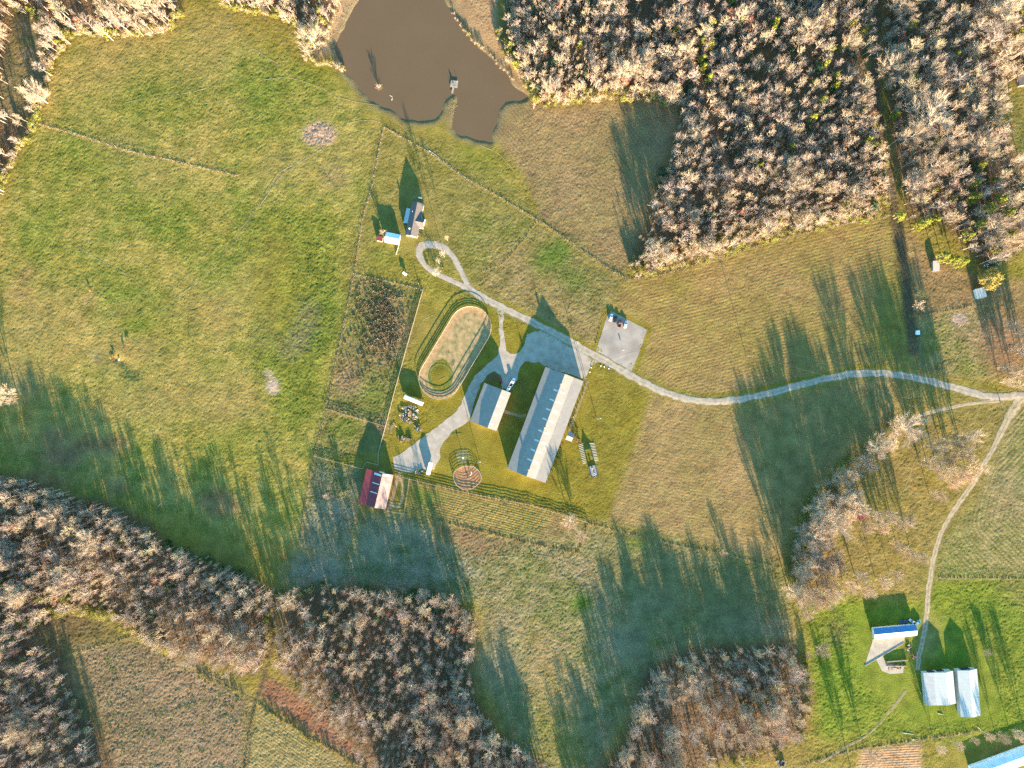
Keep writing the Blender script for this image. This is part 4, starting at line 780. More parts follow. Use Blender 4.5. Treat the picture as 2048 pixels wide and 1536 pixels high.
for x, y, h in [(1850, 443, 15), (1838, 452, 13), (1868, 440, 14), (1905, 520, 15), (1925, 522, 14), (1885, 512, 14), (1945, 395, 16), (1960, 450, 16), (1935, 470, 14), (2012, 425, 16), (1990, 500, 14), (2000, 400, 16), (1975, 420, 16), (2015, 470, 15), (1800, 432, 12)]: tree_at(x, y, 'pine', h, 'yellow-green pine at the lower edge of the right-hand wood', 'pine_tree', group='pines at the lower edge of the right-hand wood')
for x, y in [(1425, 48), (1405, 85), (1405, 118), (1420, 92), (1406, 135), (1418, 155), (1465, 3), (1480, 40), (1550, 45), (1545, 60), (1660, 45), (1708, 45), (1728, 62), (1690, 90), (1662, 102), (1652, 128), (1628, 165), (1672, 150), (1672, 170), (1645, 200), (1627, 235), (1584, 292), (1825, 50), (1838, 5), (1826, 157), (1827, 185), (1930, 190), (1888, 235), (1876, 282), (1998, 245), (1960, 332), (1948, 368), (1722, 225), (1735, 280), (1745, 290), (2040, 60), (2035, 30), (1790, 230)]:
    tree_at(x, y, 'pine', R.uniform(11, 14), 'yellow-green pine standing among the bare trees of the upper-right woods', 'pine_tree', group='pines among the upper-right woods', sxy=.8)
for x, y in [(1880, 60), (1910, 110), (1950, 150), (1850, 330), (1905, 345), (1975, 300), (1800, 130), (1600, 20), (1480, 180), (1520, 330), (1700, 330), (1350, 60), (1230, 20), (1160, 90), (2010, 120), (1985, 360), (1905, 400), (1870, 380)]:
    tree_at(x, y, 'pine', R.uniform(9, 13), 'yellow-green pine standing among the bare trees of the upper-right woods', 'pine_tree', group='pines among the upper-right woods', sxy=.75)
for x, y in [(640, 20), (645, 40), (632, 50), (622, 72), (618, 90), (610, 60), (1028, 108), (1022, 90), (1030, 128), (70, 190), (85, 182), (32, 15), (200, 60), (210, 62), (115, 85), (60, 20)]: tree_at(x, y, 'cedar', R.uniform(6, 9), 'yellow-green cedar at the wood edge along the upper border', 'cedar_tree', group='cedars along the upper border')
for x, y in [(1520, 1405), (1490, 1412), (1502, 1418), (1534, 1390), (1555, 1375), (1545, 1400), (650, 1232), (700, 1262), (1690, 1018), (1700, 1024)]: tree_at(x, y, 'cedar', R.uniform(6, 9), 'yellow-green cedar inside one of the lower woods', 'cedar_tree', group='cedars in the lower woods')
for x, y in [(1098, 42), (1308, 82), (1322, 80), (1270, 105), (1498, 62), (1228, 95), (1478, 118), (1420, 275), (1500, 278), (1470, 282), (1505, 240), (1536, 235), (1564, 95), (1573, 155), (1346, 438), (1378, 450), (1428, 418), (1286, 478), (1362, 450), (1730, 410), (1130, 190), (1090, 190), (575, 1248), (778, 1226), (718, 1385), (1068, 210)]: tree_at(x, y, 'red', R.uniform(8, 11), 'tree with reddish buds among the bare grey wood', 'budding_tree', group='red-budding trees in the woods')
for x, y in [(1147, 873), (1157, 880)]: tree_at(x, y, 'rusty', 2.6, 'rusty shrub beside the entrance porch' if x == 1147 else 'second rusty shrub, nearest the benches', 'shrub', 'shrub', sxy=1)
for i in range(22):
    t = i / 21; x, y = P(1170 + (1094 - 1170) * t + 1.5, 772 + (960 - 772) * t); 
    if abs(t - .53) > .06: TREES.append(('shrub', x, y, R.uniform(1.0, 1.8), 'low green shrub in the bed along the riding barn sunny wall', 'shrub', 'shrubs along the riding barn', 'shrub', 1.0))
for x, y, h in [(838, 460, 1.6), (838, 466, 1.5), (836, 472, 1.6), (846, 456, 1.6), (845, 463, 1.4), (843, 470, 1.6)]: tree_at(x, y, 'shrub', h, 'low shrub in the bed at the farmhouse wall', 'shrub', 'shrub', 'shrubs at the farmhouse')
for x, y, h in [(855, 530, 1.4), (885, 536, 1.6)]: tree_at(x, y, 'shrub', h, 'dark low shrub in the driveway loop', 'shrub', 'shrub', 'dark shrubs in the driveway loop')
# --- the woods: scattered stems; the tallest bare trees become individuals, the rest one mass
def scatter(poly, spacing, rr):
    xs = [p[0] for p in poly]; ys = [p[1] for p in poly]; gx_ = np.arange(min(xs), max(xs), spacing); gy_ = np.arange(min(ys), max(ys), spacing)
    A, B = np.meshgrid(gx_, gy_); A = A + rr.uniform(-.48, .48, A.shape) * spacing; B = B + rr.uniform(-.48, .48, B.shape) * spacing
    m = inside(poly, A, B); return list(zip(A[m], B[m]))
rr = np.random.RandomState(3); wood = []
CFG = {'above': ('young', 9, 13, 9.8), 'east': ('tall', 12, 17, 15.5), 'corner': ('tall', 12, 16, 14.5), 'dam': ('young', 8, 11, 12), 'southwest': ('young', 8.5, 13, 9.6), 'south': ('tall', 9, 14, 11), 'southeast': ('tall', 10.5, 15, 13.5), 'strip': ('broad', 11, 16, 20)}
PLACE = {'above': 'the wood above the mown hay field', 'east': 'the wood in the upper right corner', 'corner': 'the wood in the upper left corner', 'dam': 'the brushy wood left of the pond', 'southwest': 'the wood filling the lower left', 'south': 'the wood at the bottom centre', 'southeast': 'the wood at the bottom right of centre', 'strip': 'the tree strip beside the shaded field'}
def near_line(x, y, line, d):
    for (x0, y0), (x1, y1) in zip(line[:-1], line[1:]):
        L = (x1 - x0) ** 2 + (y1 - y0) ** 2; t = min(1, max(0, ((x - x0) * (x1 - x0) + (y - y0) * (y1 - y0)) / L))
        if math.hypot(x - x0 - t * (x1 - x0), y - y0 - t * (y1 - y0)) < d: return True
    return False
LANES = [([(1385, -100), (1392, 120), (1410, 210), (1440, 280), (1460, 340)], 7), ([(1745, -200), (1752, 200), (1790, 440)], 9), ([(1330, 20), (1390, 150), (1440, 260), (1480, 420)], 0)]
for k, poly in WOODS.items():
    kind, h0, h1, sp = CFG[k]
    for x, y in scatter(poly, sp, rr):
        if any(near_line(x, y, l_, d_) for l_, d_ in LANES if d_): continue
        dens = fbm(np.array([x]), np.array([y]), 130, 77, 2)[0]
        if dens > .17 and rr.rand() < .6: continue
        h = (h0 * .72 + (h1 * 1.25 - h0 * .72) * rr.rand() ** 1.9) * (1 + dens * .5)
        if k == 'southwest' and y > 1185 and x < 250 and rr.rand() < .45: continue
        kk = kind
        if k == 'south' and x < 790 + 60 * dens and rr.rand() < .8: kk = 'young'; h *= .95
        u_ = rr.rand()
        if u_ < .14: kk = 'young' if kind == 'tall' else 'tall'; h *= .85 if kk == 'young' else 1.1
        elif u_ < (.26 if k == 'east' else .19): kk = 'broad'; h *= .95
        if rr.rand() < .025: kk = 'red'; h = min(h, 12)
        elif rr.rand() < (.035 if k in ('above', 'east') else .012): kk = 'dark'; h = rr.uniform(5, 10)
        wx, wy = P(x, y, h * .3); wood.append((kk, wx, wy, h, k, rr.uniform(.65, 1.2) + .7 * rr.rand() ** 4))
def shown(w):
    px, py = w[1] / S + 1024, 768 - w[2] / S
    return 10 < px < 2038 and 10 < py < 1526
bare_n = sum(1 for t in TREES if t[7 if False else 0] in ('tall', 'broad', 'young'))
cand = sorted([w for w in wood if w[0] in ('tall', 'young', 'broad') and shown(w)], key=lambda w: -w[3] * w[5])[:300 - bare_n]
chosen = set(id(w) for w in cand)
for w in cand: TREES.append((w[0], w[1], w[2], w[3], 'tall bare tree in ' + PLACE[w[4]], 'tree', 'bare trees of ' + PLACE[w[4]], 'bare_tree', w[5]))
rest = [w for w in wood if id(w) not in chosen]
for (kind, x, y, h, label, cat, group, name, sxy) in TREES: plant(kind, x, y, h, sxy, name, label, cat, group)
def mass(name, label, pts, kinds, cat=None):
    """ONE object: points carrying size, turn and kind; a node tree sets the tree meshes on them"""
    protos = []; start = {}
    for k in kinds:
        start[k] = len(protos); protos += KINDS[k][1] if k in KINDS else TUFTS[k][1]
    me = bpy.data.meshes.new(name); n = len(pts); me.vertices.add(n); co = np.zeros((n, 3), np.float32); sc = np.zeros((n, 3), np.float32); rot = np.zeros((n, 3), np.float32); ix = np.zeros(n, np.int32)
    for i, (k, x, y, h, sxy) in enumerate(pts):
        h0, vs_ = KINDS[k] if k in KINDS else TUFTS[k]; s = h / h0; co[i] = (x, y, gz(x, y) - .05); sc[i] = (s * sxy, s * sxy, s); rot[i, 2] = R.uniform(0, 6.28); ix[i] = start[k] + R.randrange(len(vs_))
    me.vertices.foreach_set('co', co.ravel())
    for nm, ty, ar, key in (('size', 'FLOAT_VECTOR', sc, 'vector'), ('turn', 'FLOAT_VECTOR', rot, 'vector'), ('which', 'INT', ix, 'value')):
        at = me.attributes.new(nm, ty, 'POINT'); at.data.foreach_set(key, ar.ravel())
    ob = bpy.data.objects.new(name, me); COL.objects.link(ob); tag(ob, label, None, None, 'stuff')
    g = bpy.data.node_groups.new(name, 'GeometryNodeTree'); g.interface.new_socket('Geometry', in_out='INPUT', socket_type='NodeSocketGeometry'); g.interface.new_socket('Geometry', in_out='OUTPUT', socket_type='NodeSocketGeometry')
    N = g.nodes; L = g.links; gi = N.new('NodeGroupInput'); go = N.new('NodeGroupOutput'); jo = N.new('GeometryNodeJoinGeometry')
    def na(nm, ty):
        a = N.new('GeometryNodeInputNamedAttribute'); a.data_type = ty; a.inputs['Name'].default_value = nm; return a.outputs['Attribute']
    w_, t_, s_ = na('which', 'INT'), na('turn', 'FLOAT_VECTOR'), na('size', 'FLOAT_VECTOR')
    e2r = N.new('FunctionNodeEulerToRotation'); L.new(t_, e2r.inputs[0])
    for k, pr_ in enumerate(protos):
        cm = N.new('FunctionNodeCompare'); cm.data_type = 'INT'; cm.operation = 'EQUAL'; L.new(w_, cm.inputs[2]); cm.inputs[3].default_value = k
        for part in pr_:
            if part is None: continue
            src = HOLD.get(part.name)
            if src is None:
                src = bpy.data.objects.new(part.name + '_shape', part); HOLD[part.name] = src
            oi = N.new('GeometryNodeObjectInfo'); oi.transform_space = 'ORIGINAL'; oi.inputs['Object'].default_value = src; oi.inputs['As Instance'].default_value = True
            ip = N.new('GeometryNodeInstanceOnPoints'); L.new(gi.outputs[0], ip.inputs['Points']); L.new(cm.outputs[0], ip.inputs['Selection']); L.new(oi.outputs['Geometry'], ip.inputs['Instance']); L.new(e2r.outputs[0], ip.inputs['Rotation']); L.new(s_, ip.inputs['Scale']); L.new(ip.outputs[0], jo.inputs[0])
    L.new(jo.outputs[0], go.inputs[0])
    md = ob.modifiers.new('stems', 'NODES'); md.node_group = g; return ob
HOLD = {}
mass('woodland', 'mass of bare grey trees and a few dark evergreens filling the woods', [(w[0], w[1], w[2], w[3], w[5]) for w in rest], ['tall', 'young', 'red', 'broad', 'dark'])
# undergrowth at wood edges
ug = []
def edge_brush(line, width, spacing, kinds, h0, h1):
    for x, y in [p for p in catmull(line, 6)]: pass
    pts = catmull(line, 8)
    for (x0, y0), (x1, y1) in zip(pts[:-1], pts[1:]):
        L = math.hypot(x1 - x0, y1 - y0); k = max(1, int(L * width / spacing ** 2 + R.random()))
        for _ in range(k):
            t = R.random(); o = R.uniform(-.5, .5) * width; nx, ny = -(y1 - y0) / (L + 1e-6), (x1 - x0) / (L + 1e-6)
            x, y = P(x0 + (x1 - x0) * t + nx * o, y0 + (y1 - y0) * t + ny * o); ug.append((R.choice(kinds), x, y, R.uniform(h0, h1), R.uniform(.8, 1.3)))
edge_brush([(1262, 535), (1310, 525), (1400, 500), (1550, 455), (1680, 428), (1755, 415)], 46, 8, ['brush', 'leafy', 'brush'], 2, 4.5)
edge_brush([(1085, 205), (1180, 192), (1260, 190), (1330, 198)], 26, 8, ['brush', 'brush', 'leafy'], 2, 5)
edge_brush([(150, 62), (210, 72), (330, 60), (358, 25)], 14, 8, ['brush', 'brush', 'leafy'], 2, 4.5)
edge_brush([(100, 60), (140, 75), (118, 110), (95, 175), (80, 215), (60, 275), (20, 335), (0, 380)], 12, 9, ['brush', 'brush', 'leafy'], 2, 5)
edge_brush([(440, 8), (500, 20), (560, 30), (605, 60), (612, 110)], 14, 8, ['brush', 'leafy'], 2, 4)
edge_brush([(610, 115), (640, 130), (675, 132), (690, 142)], 10, 9, ['brush'], 1.5, 3.5)
edge_brush([(690, -20), (660, 60), (640, 110)], 10, 9, ['brush'], 1, 2.5)
edge_brush([(905, 25), (930, 62), (945, 80), (985, 118), (1030, 165)], 5, 12, ['brush'], 1, 2.2)
edge_brush([(100, 1180), (160, 1210), (240, 1240), (285, 1270), (340, 1300)], 22, 9, ['leafy', 'brush', 'leafy'], 2, 4.5)
edge_brush([(0, 1165), (60, 1190), (140, 1205), (60, 1240), (0, 1230)], 24, 10, ['leafy', 'brush', 'leafy'], 2, 4.5)
edge_brush([(20, 1300), (90, 1330), (130, 1400), (170, 1470)], 60, 17, ['leafy', 'brush', 'brush'], 2, 4.5)
edge_brush([(395, 1345), (430, 1365), (490, 1390)], 5, 6, ['leafy'], 1, 2)
edge_brush([(528, 1425), (580, 1450), (640, 1490), (740, 1545)], 8, 7, ['brush', 'leafy'], 1, 2.2)
edge_brush([(500, 1180), (540, 1250), (520, 1330)], 20, 12, ['brush', 'leafy'], 2, 4)
edge_brush([(1790, 845), (1740, 890), (1650, 965), (1600, 1070), (1585, 1180)], 26, 12, ['brush', 'brush', 'leafy'], 2, 5)
edge_brush([(1560, 1500), (1500, 1515), (1420, 1535)], 14, 9, ['brush', 'leafy'], 2, 4)
edge_brush([(1610, 1300), (1615, 1400), (1600, 1480)], 12, 9, ['brush', 'leafy'], 2, 4.5)
edge_brush([(1745, 230), (1760, 330), (1765, 420)], 20, 10, ['brush', 'leafy'], 2, 5)
edge_brush([(560, 1190), (650, 1175), (760, 1182), (900, 1190), (950, 1240)], 16, 11, ['brush', 'shrub', 'brush'], 2, 4)
edge_brush([(870, 1090), (950, 1115), (1030, 1110), (1130, 1130)], 30, 22, ['brush'], .5, 1.2)
edge_brush([(1000, 60), (1012, 110), (1045, 150), (1075, 205)], 18, 9, ['brush', 'leafy'], 2, 5)
edge_brush([(320, 1085), (420, 1120), (520, 1170)], 16, 12, ['brush', 'shrub'], 2, 4)
mass('undergrowth', 'tan and yellow-green undergrowth along the wood edges', ug, ['brush', 'leafy', 'shrub'])
# --- tufts of weeds and tall dry grass
def tuft(seed, h, rad, n, w):
    r = random.Random(seed); mb = MB()
    for _ in range(n):
        t = r.uniform(0, 6.28); q = rad * math.sqrt(r.random()) * .7; a = Vector((q * math.cos(t), q * math.sin(t), -.05)); d = Vector((math.cos(t) * rad * r.uniform(.1, .6), math.sin(t) * rad * r.uniform(.1, .6), h * r.uniform(.55, 1)))
        u = Vector((-d.y, d.x, 0)); u = (u.normalized() if u.length > 1e-4 else Vector((1, 0, 0))) * w * r.uniform(.7, 1.3); u.rotate(Matrix.Rotation(r.uniform(0, 3), 3, 'Z')); m_ = a + d * .55
        mb.add([a - u, a + u, m_ + u * .8, m_ - u * .8, a + d + Vector((d.x, d.y, 0)) * .3], [(0, 1, 2, 3), (3, 2, 4)])
    return mb
M_DRYG = mat('dry_grass', (.36, .29, .16), .95, .2, .8, 0, .1, rnd=.2); M_WEED = mat('brown_weeds', (.29, .225, .14), .95, .25, .8, 0, .1, rnd=.3); M_WEEDG = mat('green_weeds', (.12, .18, .028), .95, .25, .8, 0, .1, rnd=.3)
TUFTS = {'dry': (1.0, [(tuft(s, 1, .55, 46, .03).mesh('dry_tuft', M_DRYG), None) for s in (1, 2, 3)]), 'weed': (1.4, [(tuft(s, 1.4, .8, 80, .035).mesh('weed_tuft', M_WEED), None) for s in (4, 5, 6)]), 'green': (.8, [(tuft(s, .8, .9, 60, .05).mesh('green_tuft', M_WEEDG), None) for s in (7, 8, 9)])}
dg = []
for ln, wd in DRY:
    pts = catmull(ln, 5)
    for (x0, y0), (x1, y1) in zip(pts[:-1], pts[1:]):
        L = math.hypot(x1 - x0, y1 - y0); k = max(1, int(L * wd / 4))
        for _ in range(k):
            t = R.random(); o = R.uniform(-.5, .5) * wd; nx, ny = -(y1 - y0) / (L + 1e-6), (x1 - x0) / (L + 1e-6); x, y = P(x0 + (x1 - x0) * t + nx * o, y0 + (y1 - y0) * t + ny * o); dg.append(('dry', x, y, R.uniform(.3, .8), R.uniform(.6, 1.2)))
for poly, sp in [([(640, 112), (715, 0), (690, 0), (632, 95)], 7), ([(893, 210), (915, 192), (916, 210), (905, 245)], 6), ([(615, 245), (640, 245), (672, 262), (665, 285), (635, 292), (610, 285)], 6)]:
    for x, y in scatter(poly, sp, rr): x, y = P(x, y); dg.append(('dry', x, y, R.uniform(.3, .8), R.uniform(.8, 1.6)))
mass('dry_grass', 'tall tan dry grass along the fence lines', dg, ['dry'])
wd_ = []
plot = [(716, 562), (750, 560), (800, 590), (828, 600), (800, 690), (780, 760), (745, 770), (670, 760), (690, 680)]
for x, y in scatter(plot, 5.2, rr):
    core = math.exp(-(((x - 765) / 34) ** 2 + ((y - 640) / 75) ** 2)); low = vnoise(np.array([x]), np.array([y]), 26, 9)[0]
    if rr.rand() < .26 + .8 * core + (.35 if low > .62 else -.05): wx, wy = P(x, y); wd_.append(('weed', wx, wy, rr.uniform(.9, 1.9) * (.7 + .5 * core), rr.uniform(.8, 1.3)))
for poly, sp in [([(1650, 1220), (1690, 1215), (1705, 1290), (1670, 1320), (1645, 1290)], 6), ([(870, 650), (960, 620), (975, 650), (930, 720), (880, 745)], 13)]:
    for x, y in scatter(poly, sp, rr):
        if poly[0][0] == 870 and not inside(stadium(28), np.array([x]), np.array([y]))[0]: continue
        wx, wy = P(x, y); wd_.append((R.choice(['weed', 'green']), wx, wy, rr.uniform(.15, .45), rr.uniform(.8, 1.6)))
for poly, sp in [([(600, 470), (700, 450), (690, 560), (645, 800), (600, 860), (560, 700)], 9), ([(630, 920), (720, 945), (700, 1105), (602, 1088)], 7), ([(645, 825), (700, 838), (690, 890), (640, 880)], 5), ([(740, 790), (770, 770), (760, 840), (680, 815), (660, 800)], 6)]:
    for x, y in scatter(poly, sp, rr):
        if rr.rand() < .6: wx, wy = P(x, y); wd_.append(('green', wx, wy, rr.uniform(.15, .4), rr.uniform(.8, 1.6)))
for _ in range(900):
    x, y = R.uniform(150, 495), R.uniform(1280, 1560)
    if inside([(160, 1300), (270, 1282), (420, 1350), (495, 1395), (488, 1560), (260, 1560)], np.array([x]), np.array([y]))[0] and vnoise(np.array([x]), np.array([y]), 22, 19)[0] > R.uniform(.3, .75): wx, wy = P(x, y); wd_.append((R.choice(['weed', 'green', 'green']), wx, wy, R.uniform(.2, .7), R.uniform(.8, 2.0)))
mass('weeds', 'clumps of brown and green weeds in the paddocks', wd_, ['weed', 'green'])
# ---------------------------------------------------------------- fences
M_POST = mat('fence_wood', (.36, .29, .21), .9, .2, 2); M_RAILW = mat('white_rail', (.42, .39, .34), .7, .1, 1); M_WIRE = mat('fence_wire', (.25, .24, .23), .5, .1, 1, metal=.3)
POSTS = {}
def post_mesh(h, m, w=.16):
    k = (h, m.name, w)
    if k not in POSTS: POSTS[k] = MB().box((0, 0, h / 2 - .15), (w, w, h + .3), 0, .92).lathe((0, 0, h), [(w * .55, 0), (w * .3, .05)], 4, math.pi / 4).mesh('post', m)
    return POSTS[k]
def fence(label, line, h=1.3, rails=(.4, .8, 1.2), spacing=3.2, m=None, board=.16, wire=False, closed=False, name='fence', smooth=0):
    m = m or M_POST; pts = [Vector(P(*p)) for p in (catmull(line, smooth) if smooth else line)]
    if closed: pts.append(pts[0])
    stops = []
    for a, b in zip(pts[:-1], pts[1:]):
        n = max(1, round((b - a).length / spacing)); stops += [a.lerp(b, i / n) for i in range(n)]
    if not closed: stops.append(pts[-1])
    o = stops[0]; root = empty(name, (o.x, o.y, gz(o.x, o.y)), 0, label, 'fence'); zz = gz(o.x, o.y)
    loc = [(p.x - o.x, p.y - o.y, gz(p.x, p.y) - zz) for p in stops]; pm = post_mesh(h, m)
    for q in loc: put('post', pm, root, q)
    if closed: loc.append(loc[0])
    for z in rails:
        mb = MB()
        for a, b in zip(loc[:-1], loc[1:]):
            d = Vector(b) - Vector(a); L = d.length; d.normalize(); n = Vector((-d.y, d.x, 0)).normalized() * (.012 if wire else .03); u = Vector((0, 0, (.012 if wire else board / 2)))
            A = Vector(a) + Vector((0, 0, z)); B = Vector(b) + Vector((0, 0, z)); n2 = n + n.normalized() * (.02 if wire else .11)
            mb.add([A + n - u, A + n2 - u, A + n2 + u, A + n + u, B + n - u, B + n2 - u, B + n2 + u, B + n + u], [(0, 3, 2, 1), (4, 5, 6, 7), (0, 1, 5, 4), (1, 2, 6, 5), (2, 3, 7, 6), (3, 0, 4, 7)])
        mb.build('wire' if wire else 'rail', M_WIRE if wire else m, root, False, False)
    return root
B4 = (.35, .68, 1.02, 1.36)
fence('board fence between barn lawn and the row plot, running from the red barn', [(790, 951), (819, 958), (930, 985), (1060, 1010), (1176, 1045)], 1.5, B4, 3.0)
fence('board fence on the right side of the weedy paddock, beside the oval track', [(846, 580), (812, 700), (790, 780), (772, 850), (757, 905)], 1.5, B4, 3.0)
fence('post fence along the top of the weedy paddock below the house yard', [(708, 548), (770, 562), (846, 580)], 1.6, (.4, .8, 1.2), 4.2, wire=True)
fence('long wire fence on the left side of the weedy paddock', [(708, 548), (690, 640), (668, 740), (652, 818), (628, 912)], 1.4, (.4, .8, 1.2), 5, wire=True)
fence('short rail fence dividing the paddocks under the weedy plot', [(652, 818), (700, 832), (768, 852)], 1.3, (.5, .9, 1.25), 4)
fence('rail fence along the top of the shaded paddock left of the red barn', [(628, 912), (680, 926), (725, 938), (733, 924), (757, 930), (757, 905)], 1.5, B4, 3.2)
fence('wire fence round the shaded weedy paddock, ending behind the red barn', [(628, 912), (612, 1000), (598, 1092), (650, 1102), (697, 1112), (706, 1060), (718, 1010)], 1.3, (.4, .8, 1.2), 5, wire=True)
fence('rail fence round the small muddy lot at the red barn', [(819, 958), (815, 985), (808, 1027), (772, 1021)], 1.3, (.5, .9, 1.25), 3.5)
fence('wire fence running from the pond corner down across the meadow', [(770, 256), (850, 300), (930, 355), (1000, 395), (1075, 440)], 1.3, (.5, .9, 1.25), 5.5, wire=True)
fence('wire fence between big pasture and the house yard', [(768, 256), (758, 300), (745, 370), (725, 440), (708, 548)], 1.3, (.5, .9, 1.25), 5.5, wire=True)
fence('wire fence below the stubble field ending at the hay field corner', [(1075, 440), (1120, 470), (1180, 512), (1230, 545), (1258, 560)], 1.3, (.5, .9, 1.25), 5.5, wire=True)
fence('wire fence between hay field and the upper wood', [(1258, 560), (1330, 548), (1420, 522), (1560, 478), (1700, 446), (1775, 432)], 1.3, (.5, .9, 1.25), 6, wire=True)
fence('wire fence under the shaded lower field', [(1176, 1046), (1330, 1085), (1450, 1108), (1560, 1136)], 1.3, (.5, .9, 1.25), 6, wire=True)
fence('overgrown wire fence crossing the upper left pasture', [(82, 250), (150, 268), (250, 300), (330, 318), (400, 335), (476, 352)], 1.4, (.5, .9, 1.25), 6, wire=True)
fence('wire fence round the garden with the white hut', [(1990, 611), (1950, 613), (1880, 625), (1836, 632), (1838, 690), (1838, 735)], 1.3, (.5, .9, 1.25), 5, wire=True)
fence('straight fence across the rowed field on the right edge', [(1872, 1156), (1960, 1157), (2060, 1158)], 1.2, (.5, .9, 1.15), 5, wire=True)
fence('fence along the lane above the greenhouse', [(1640, 1520), (1700, 1502), (1850, 1478), (1960, 1462)], 1.3, (.5, .9, 1.25), 5, wire=True)
fence('white rail fence round the sand oval track', stadium(41.5, 14), 1.9, (.45, .75, 1.05, 1.82), 4.0, M_RAILW, .2, closed=True)
fence('white panel fence round the red sand pen', PEN, 1.9, (.3, .62, .94, 1.26, 1.58, 1.88), 2.8, M_RAILW, .09, closed=True, name='round_pen')
fence('low white fence panel beside the garage pad', [(798, 491), (792.5, 509)], 1.7, (.3, .7, 1.1, 1.5), 2.0, M_RAILW, .3)
# ---------------------------------------------------------------- vehicles
M_TYRE = mat('tyre_rubber', (.025, .025, .027), .85, .1); M_GLASS = mat('car_glass', (.02, .025, .03), .1, .05, spec=.6); M_HUB = mat('wheel_hub', (.45, .45, .46), .4, .1, metal=.6); M_LAMP = mat('lamp_glass', (.7, .68, .6), .2, .05, spec=.6); M_TAIL = mat('tail_lamp', (.4, .03, .03), .3, .05)
def paintm(name, col): return mat('paint_' + name, col, .3, .04, .5, spec=.5)
def loft(sec):
    """sections (y, half width, z low, z high, half width at top)"""
    mb = MB(); n = 6
    for y, w, z0, z1, wt in sec:
        mb.v += [(-w * .94, y, z0), (w * .94, y, z0), (w, y, z0 + (z1 - z0) * .55), (wt, y, z1), (-wt, y, z1), (-w, y, z0 + (z1 - z0) * .55)]
    k = len(sec)
    for i in range(k - 1):
        for j in range(n): mb.f.append((i * n + j, i * n + (j + 1) % n, (i + 1) * n + (j + 1) % n, (i + 1) * n + j))
    mb.f += [tuple(range(n - 1, -1, -1)), tuple(range((k - 1) * n, k * n))]
    return mb
def wheel(root, x, y, r, w, hub=True):
    t = MB().tube((x - w / 2, y, r), (x + w / 2, y, r), r, n=14).build('wheel', M_TYRE, root)
    if hub: MB().tube((x - w / 2 - .01, y, r), (x + w / 2 + .01, y, r), r * .58, n=10).build('rim', M_HUB, t)
def car(px, py, rz, kind, pm, label, L=4.6, W=1.85, Hh=1.45, name='car', group=None):
    x, y = P(px, py, 1); e = empty(name, (x, y, gz(x, y) + .06), rz, label, {'pickup': 'truck', 'van': 'van'}.get(kind, 'car'), group); w = W / 2; a = L / 2
    loft([(-a, w * .86, .42, .78, w * .78), (-a * .93, w * .96, .3, .9, w * .88), (-a * .45, w, .24, .95, w * .92), (a * .3, w, .24, .95, w * .92), (a * .85, w * .97, .28, .86, w * .86), (a, w * .8, .4, .68, w * .7)]).build('body', pm, e)
    if kind == 'pickup':
        c0, c1 = -.05 * L, .24 * L
        loft([(c0, w * .93, .94, 1.2, w * .9), (c0 + .12, w * .92, .94, Hh, w * .76), (c1 - .55, w * .92, .94, Hh, w * .76), (c1, w * .9, .94, 1.0, w * .85)]).build('cab', pm, e)
        MB().box((0, -a * .56, .955), (W * .78, L * .36, .03)).build('bed_floor', M_DARK, e)
        for s in (-1, 1): MB().box((s * w * .93, -a * .53, 1.08), (.09, L * .42, .28)).build('bed_side', pm, e)
        MB().box((0, -a * .95, 1.08), (W * .9, .08, .28)).build('tailgate', pm, e)
    else:
        r0, r1 = {'sedan': (-.36, .2), 'suv': (-.47, .2), 'van': (-.49, .32)}[kind]; c0, c1 = r0 * L, r1 * L
        loft([(c0, w * .9, .92, 1.0, w * .86), (c0 + (.55 if kind == 'sedan' else .2), w * .92, .92, Hh, w * .74), (c1 - .75, w * .92, .92, Hh, w * .74), (c1, w * .9, .92, .98, w * .86)]).build('cab', pm, e)
        yb = c0 + (.55 if kind == 'sedan' else .2); MB().add([(-w * .8, c0 + .02, 1.05), (w * .8, c0 + .02, 1.05), (w * .68, yb - .04, Hh - .03), (-w * .68, yb - .04, Hh - .03), (-w * .8, c0 - .03, 1.06), (w * .8, c0 - .03, 1.06), (w * .68, yb - .08, Hh), (-w * .68, yb - .08, Hh)], [(0, 1, 2, 3), (7, 6, 5, 4), (0, 4, 5, 1), (1, 5, 6, 2), (2, 6, 7, 3), (3, 7, 4, 0)]).build('rear_window', M_GLASS, e)
    yf = c1 - (.55 if kind == 'pickup' else .75)
    MB().add([(-w * .82, c1 - .05, 1.03), (w * .82, c1 - .05, 1.03), (w * .7, yf + .05, Hh - .02), (-w * .7, yf + .05, Hh - .02), (-w * .82, c1 + .02, 1.05), (w * .82, c1 + .02, 1.05), (w * .7, yf + .1, Hh + .012), (-w * .7, yf + .1, Hh + .012)], [(0, 3, 2, 1), (4, 5, 6, 7), (0, 1, 5, 4), (1, 2, 6, 5), (2, 3, 7, 6), (3, 0, 4, 7)]).build('windscreen', M_GLASS, e)
    for s in (-1, 1):
        MB().box((s * w * .86, (c0 + c1) / 2 - .1, 1.16), (.06, (c1 - c0) * .6, .26)).build('side_window', M_GLASS, e)
        MB().box((s * w * .62, a * .965, .66), (.32, .1, .14)).build('headlight', M_LAMP, e); MB().box((s * w * .68, -a * .965, .74), (.26, .1, .14)).build('tail_light', M_TAIL, e)
        for yy in (-a * .62, a * .62): wheel(e, s * (w - .12), yy, .34, .24)
    return e
LOT = 'cars parked in the gravel lot'
car(1222.2, 634.6, -.27, 'sedan', paintm('white', (.75, .74, .72)), 'white car, leftmost of the row in the gravel lot', group=LOT)
car(1230.4, 638.4, -.33, 'suv', paintm('black', (.02, .02, .022)), 'black car, second from the left in the gravel lot', Hh=1.65, group=LOT)
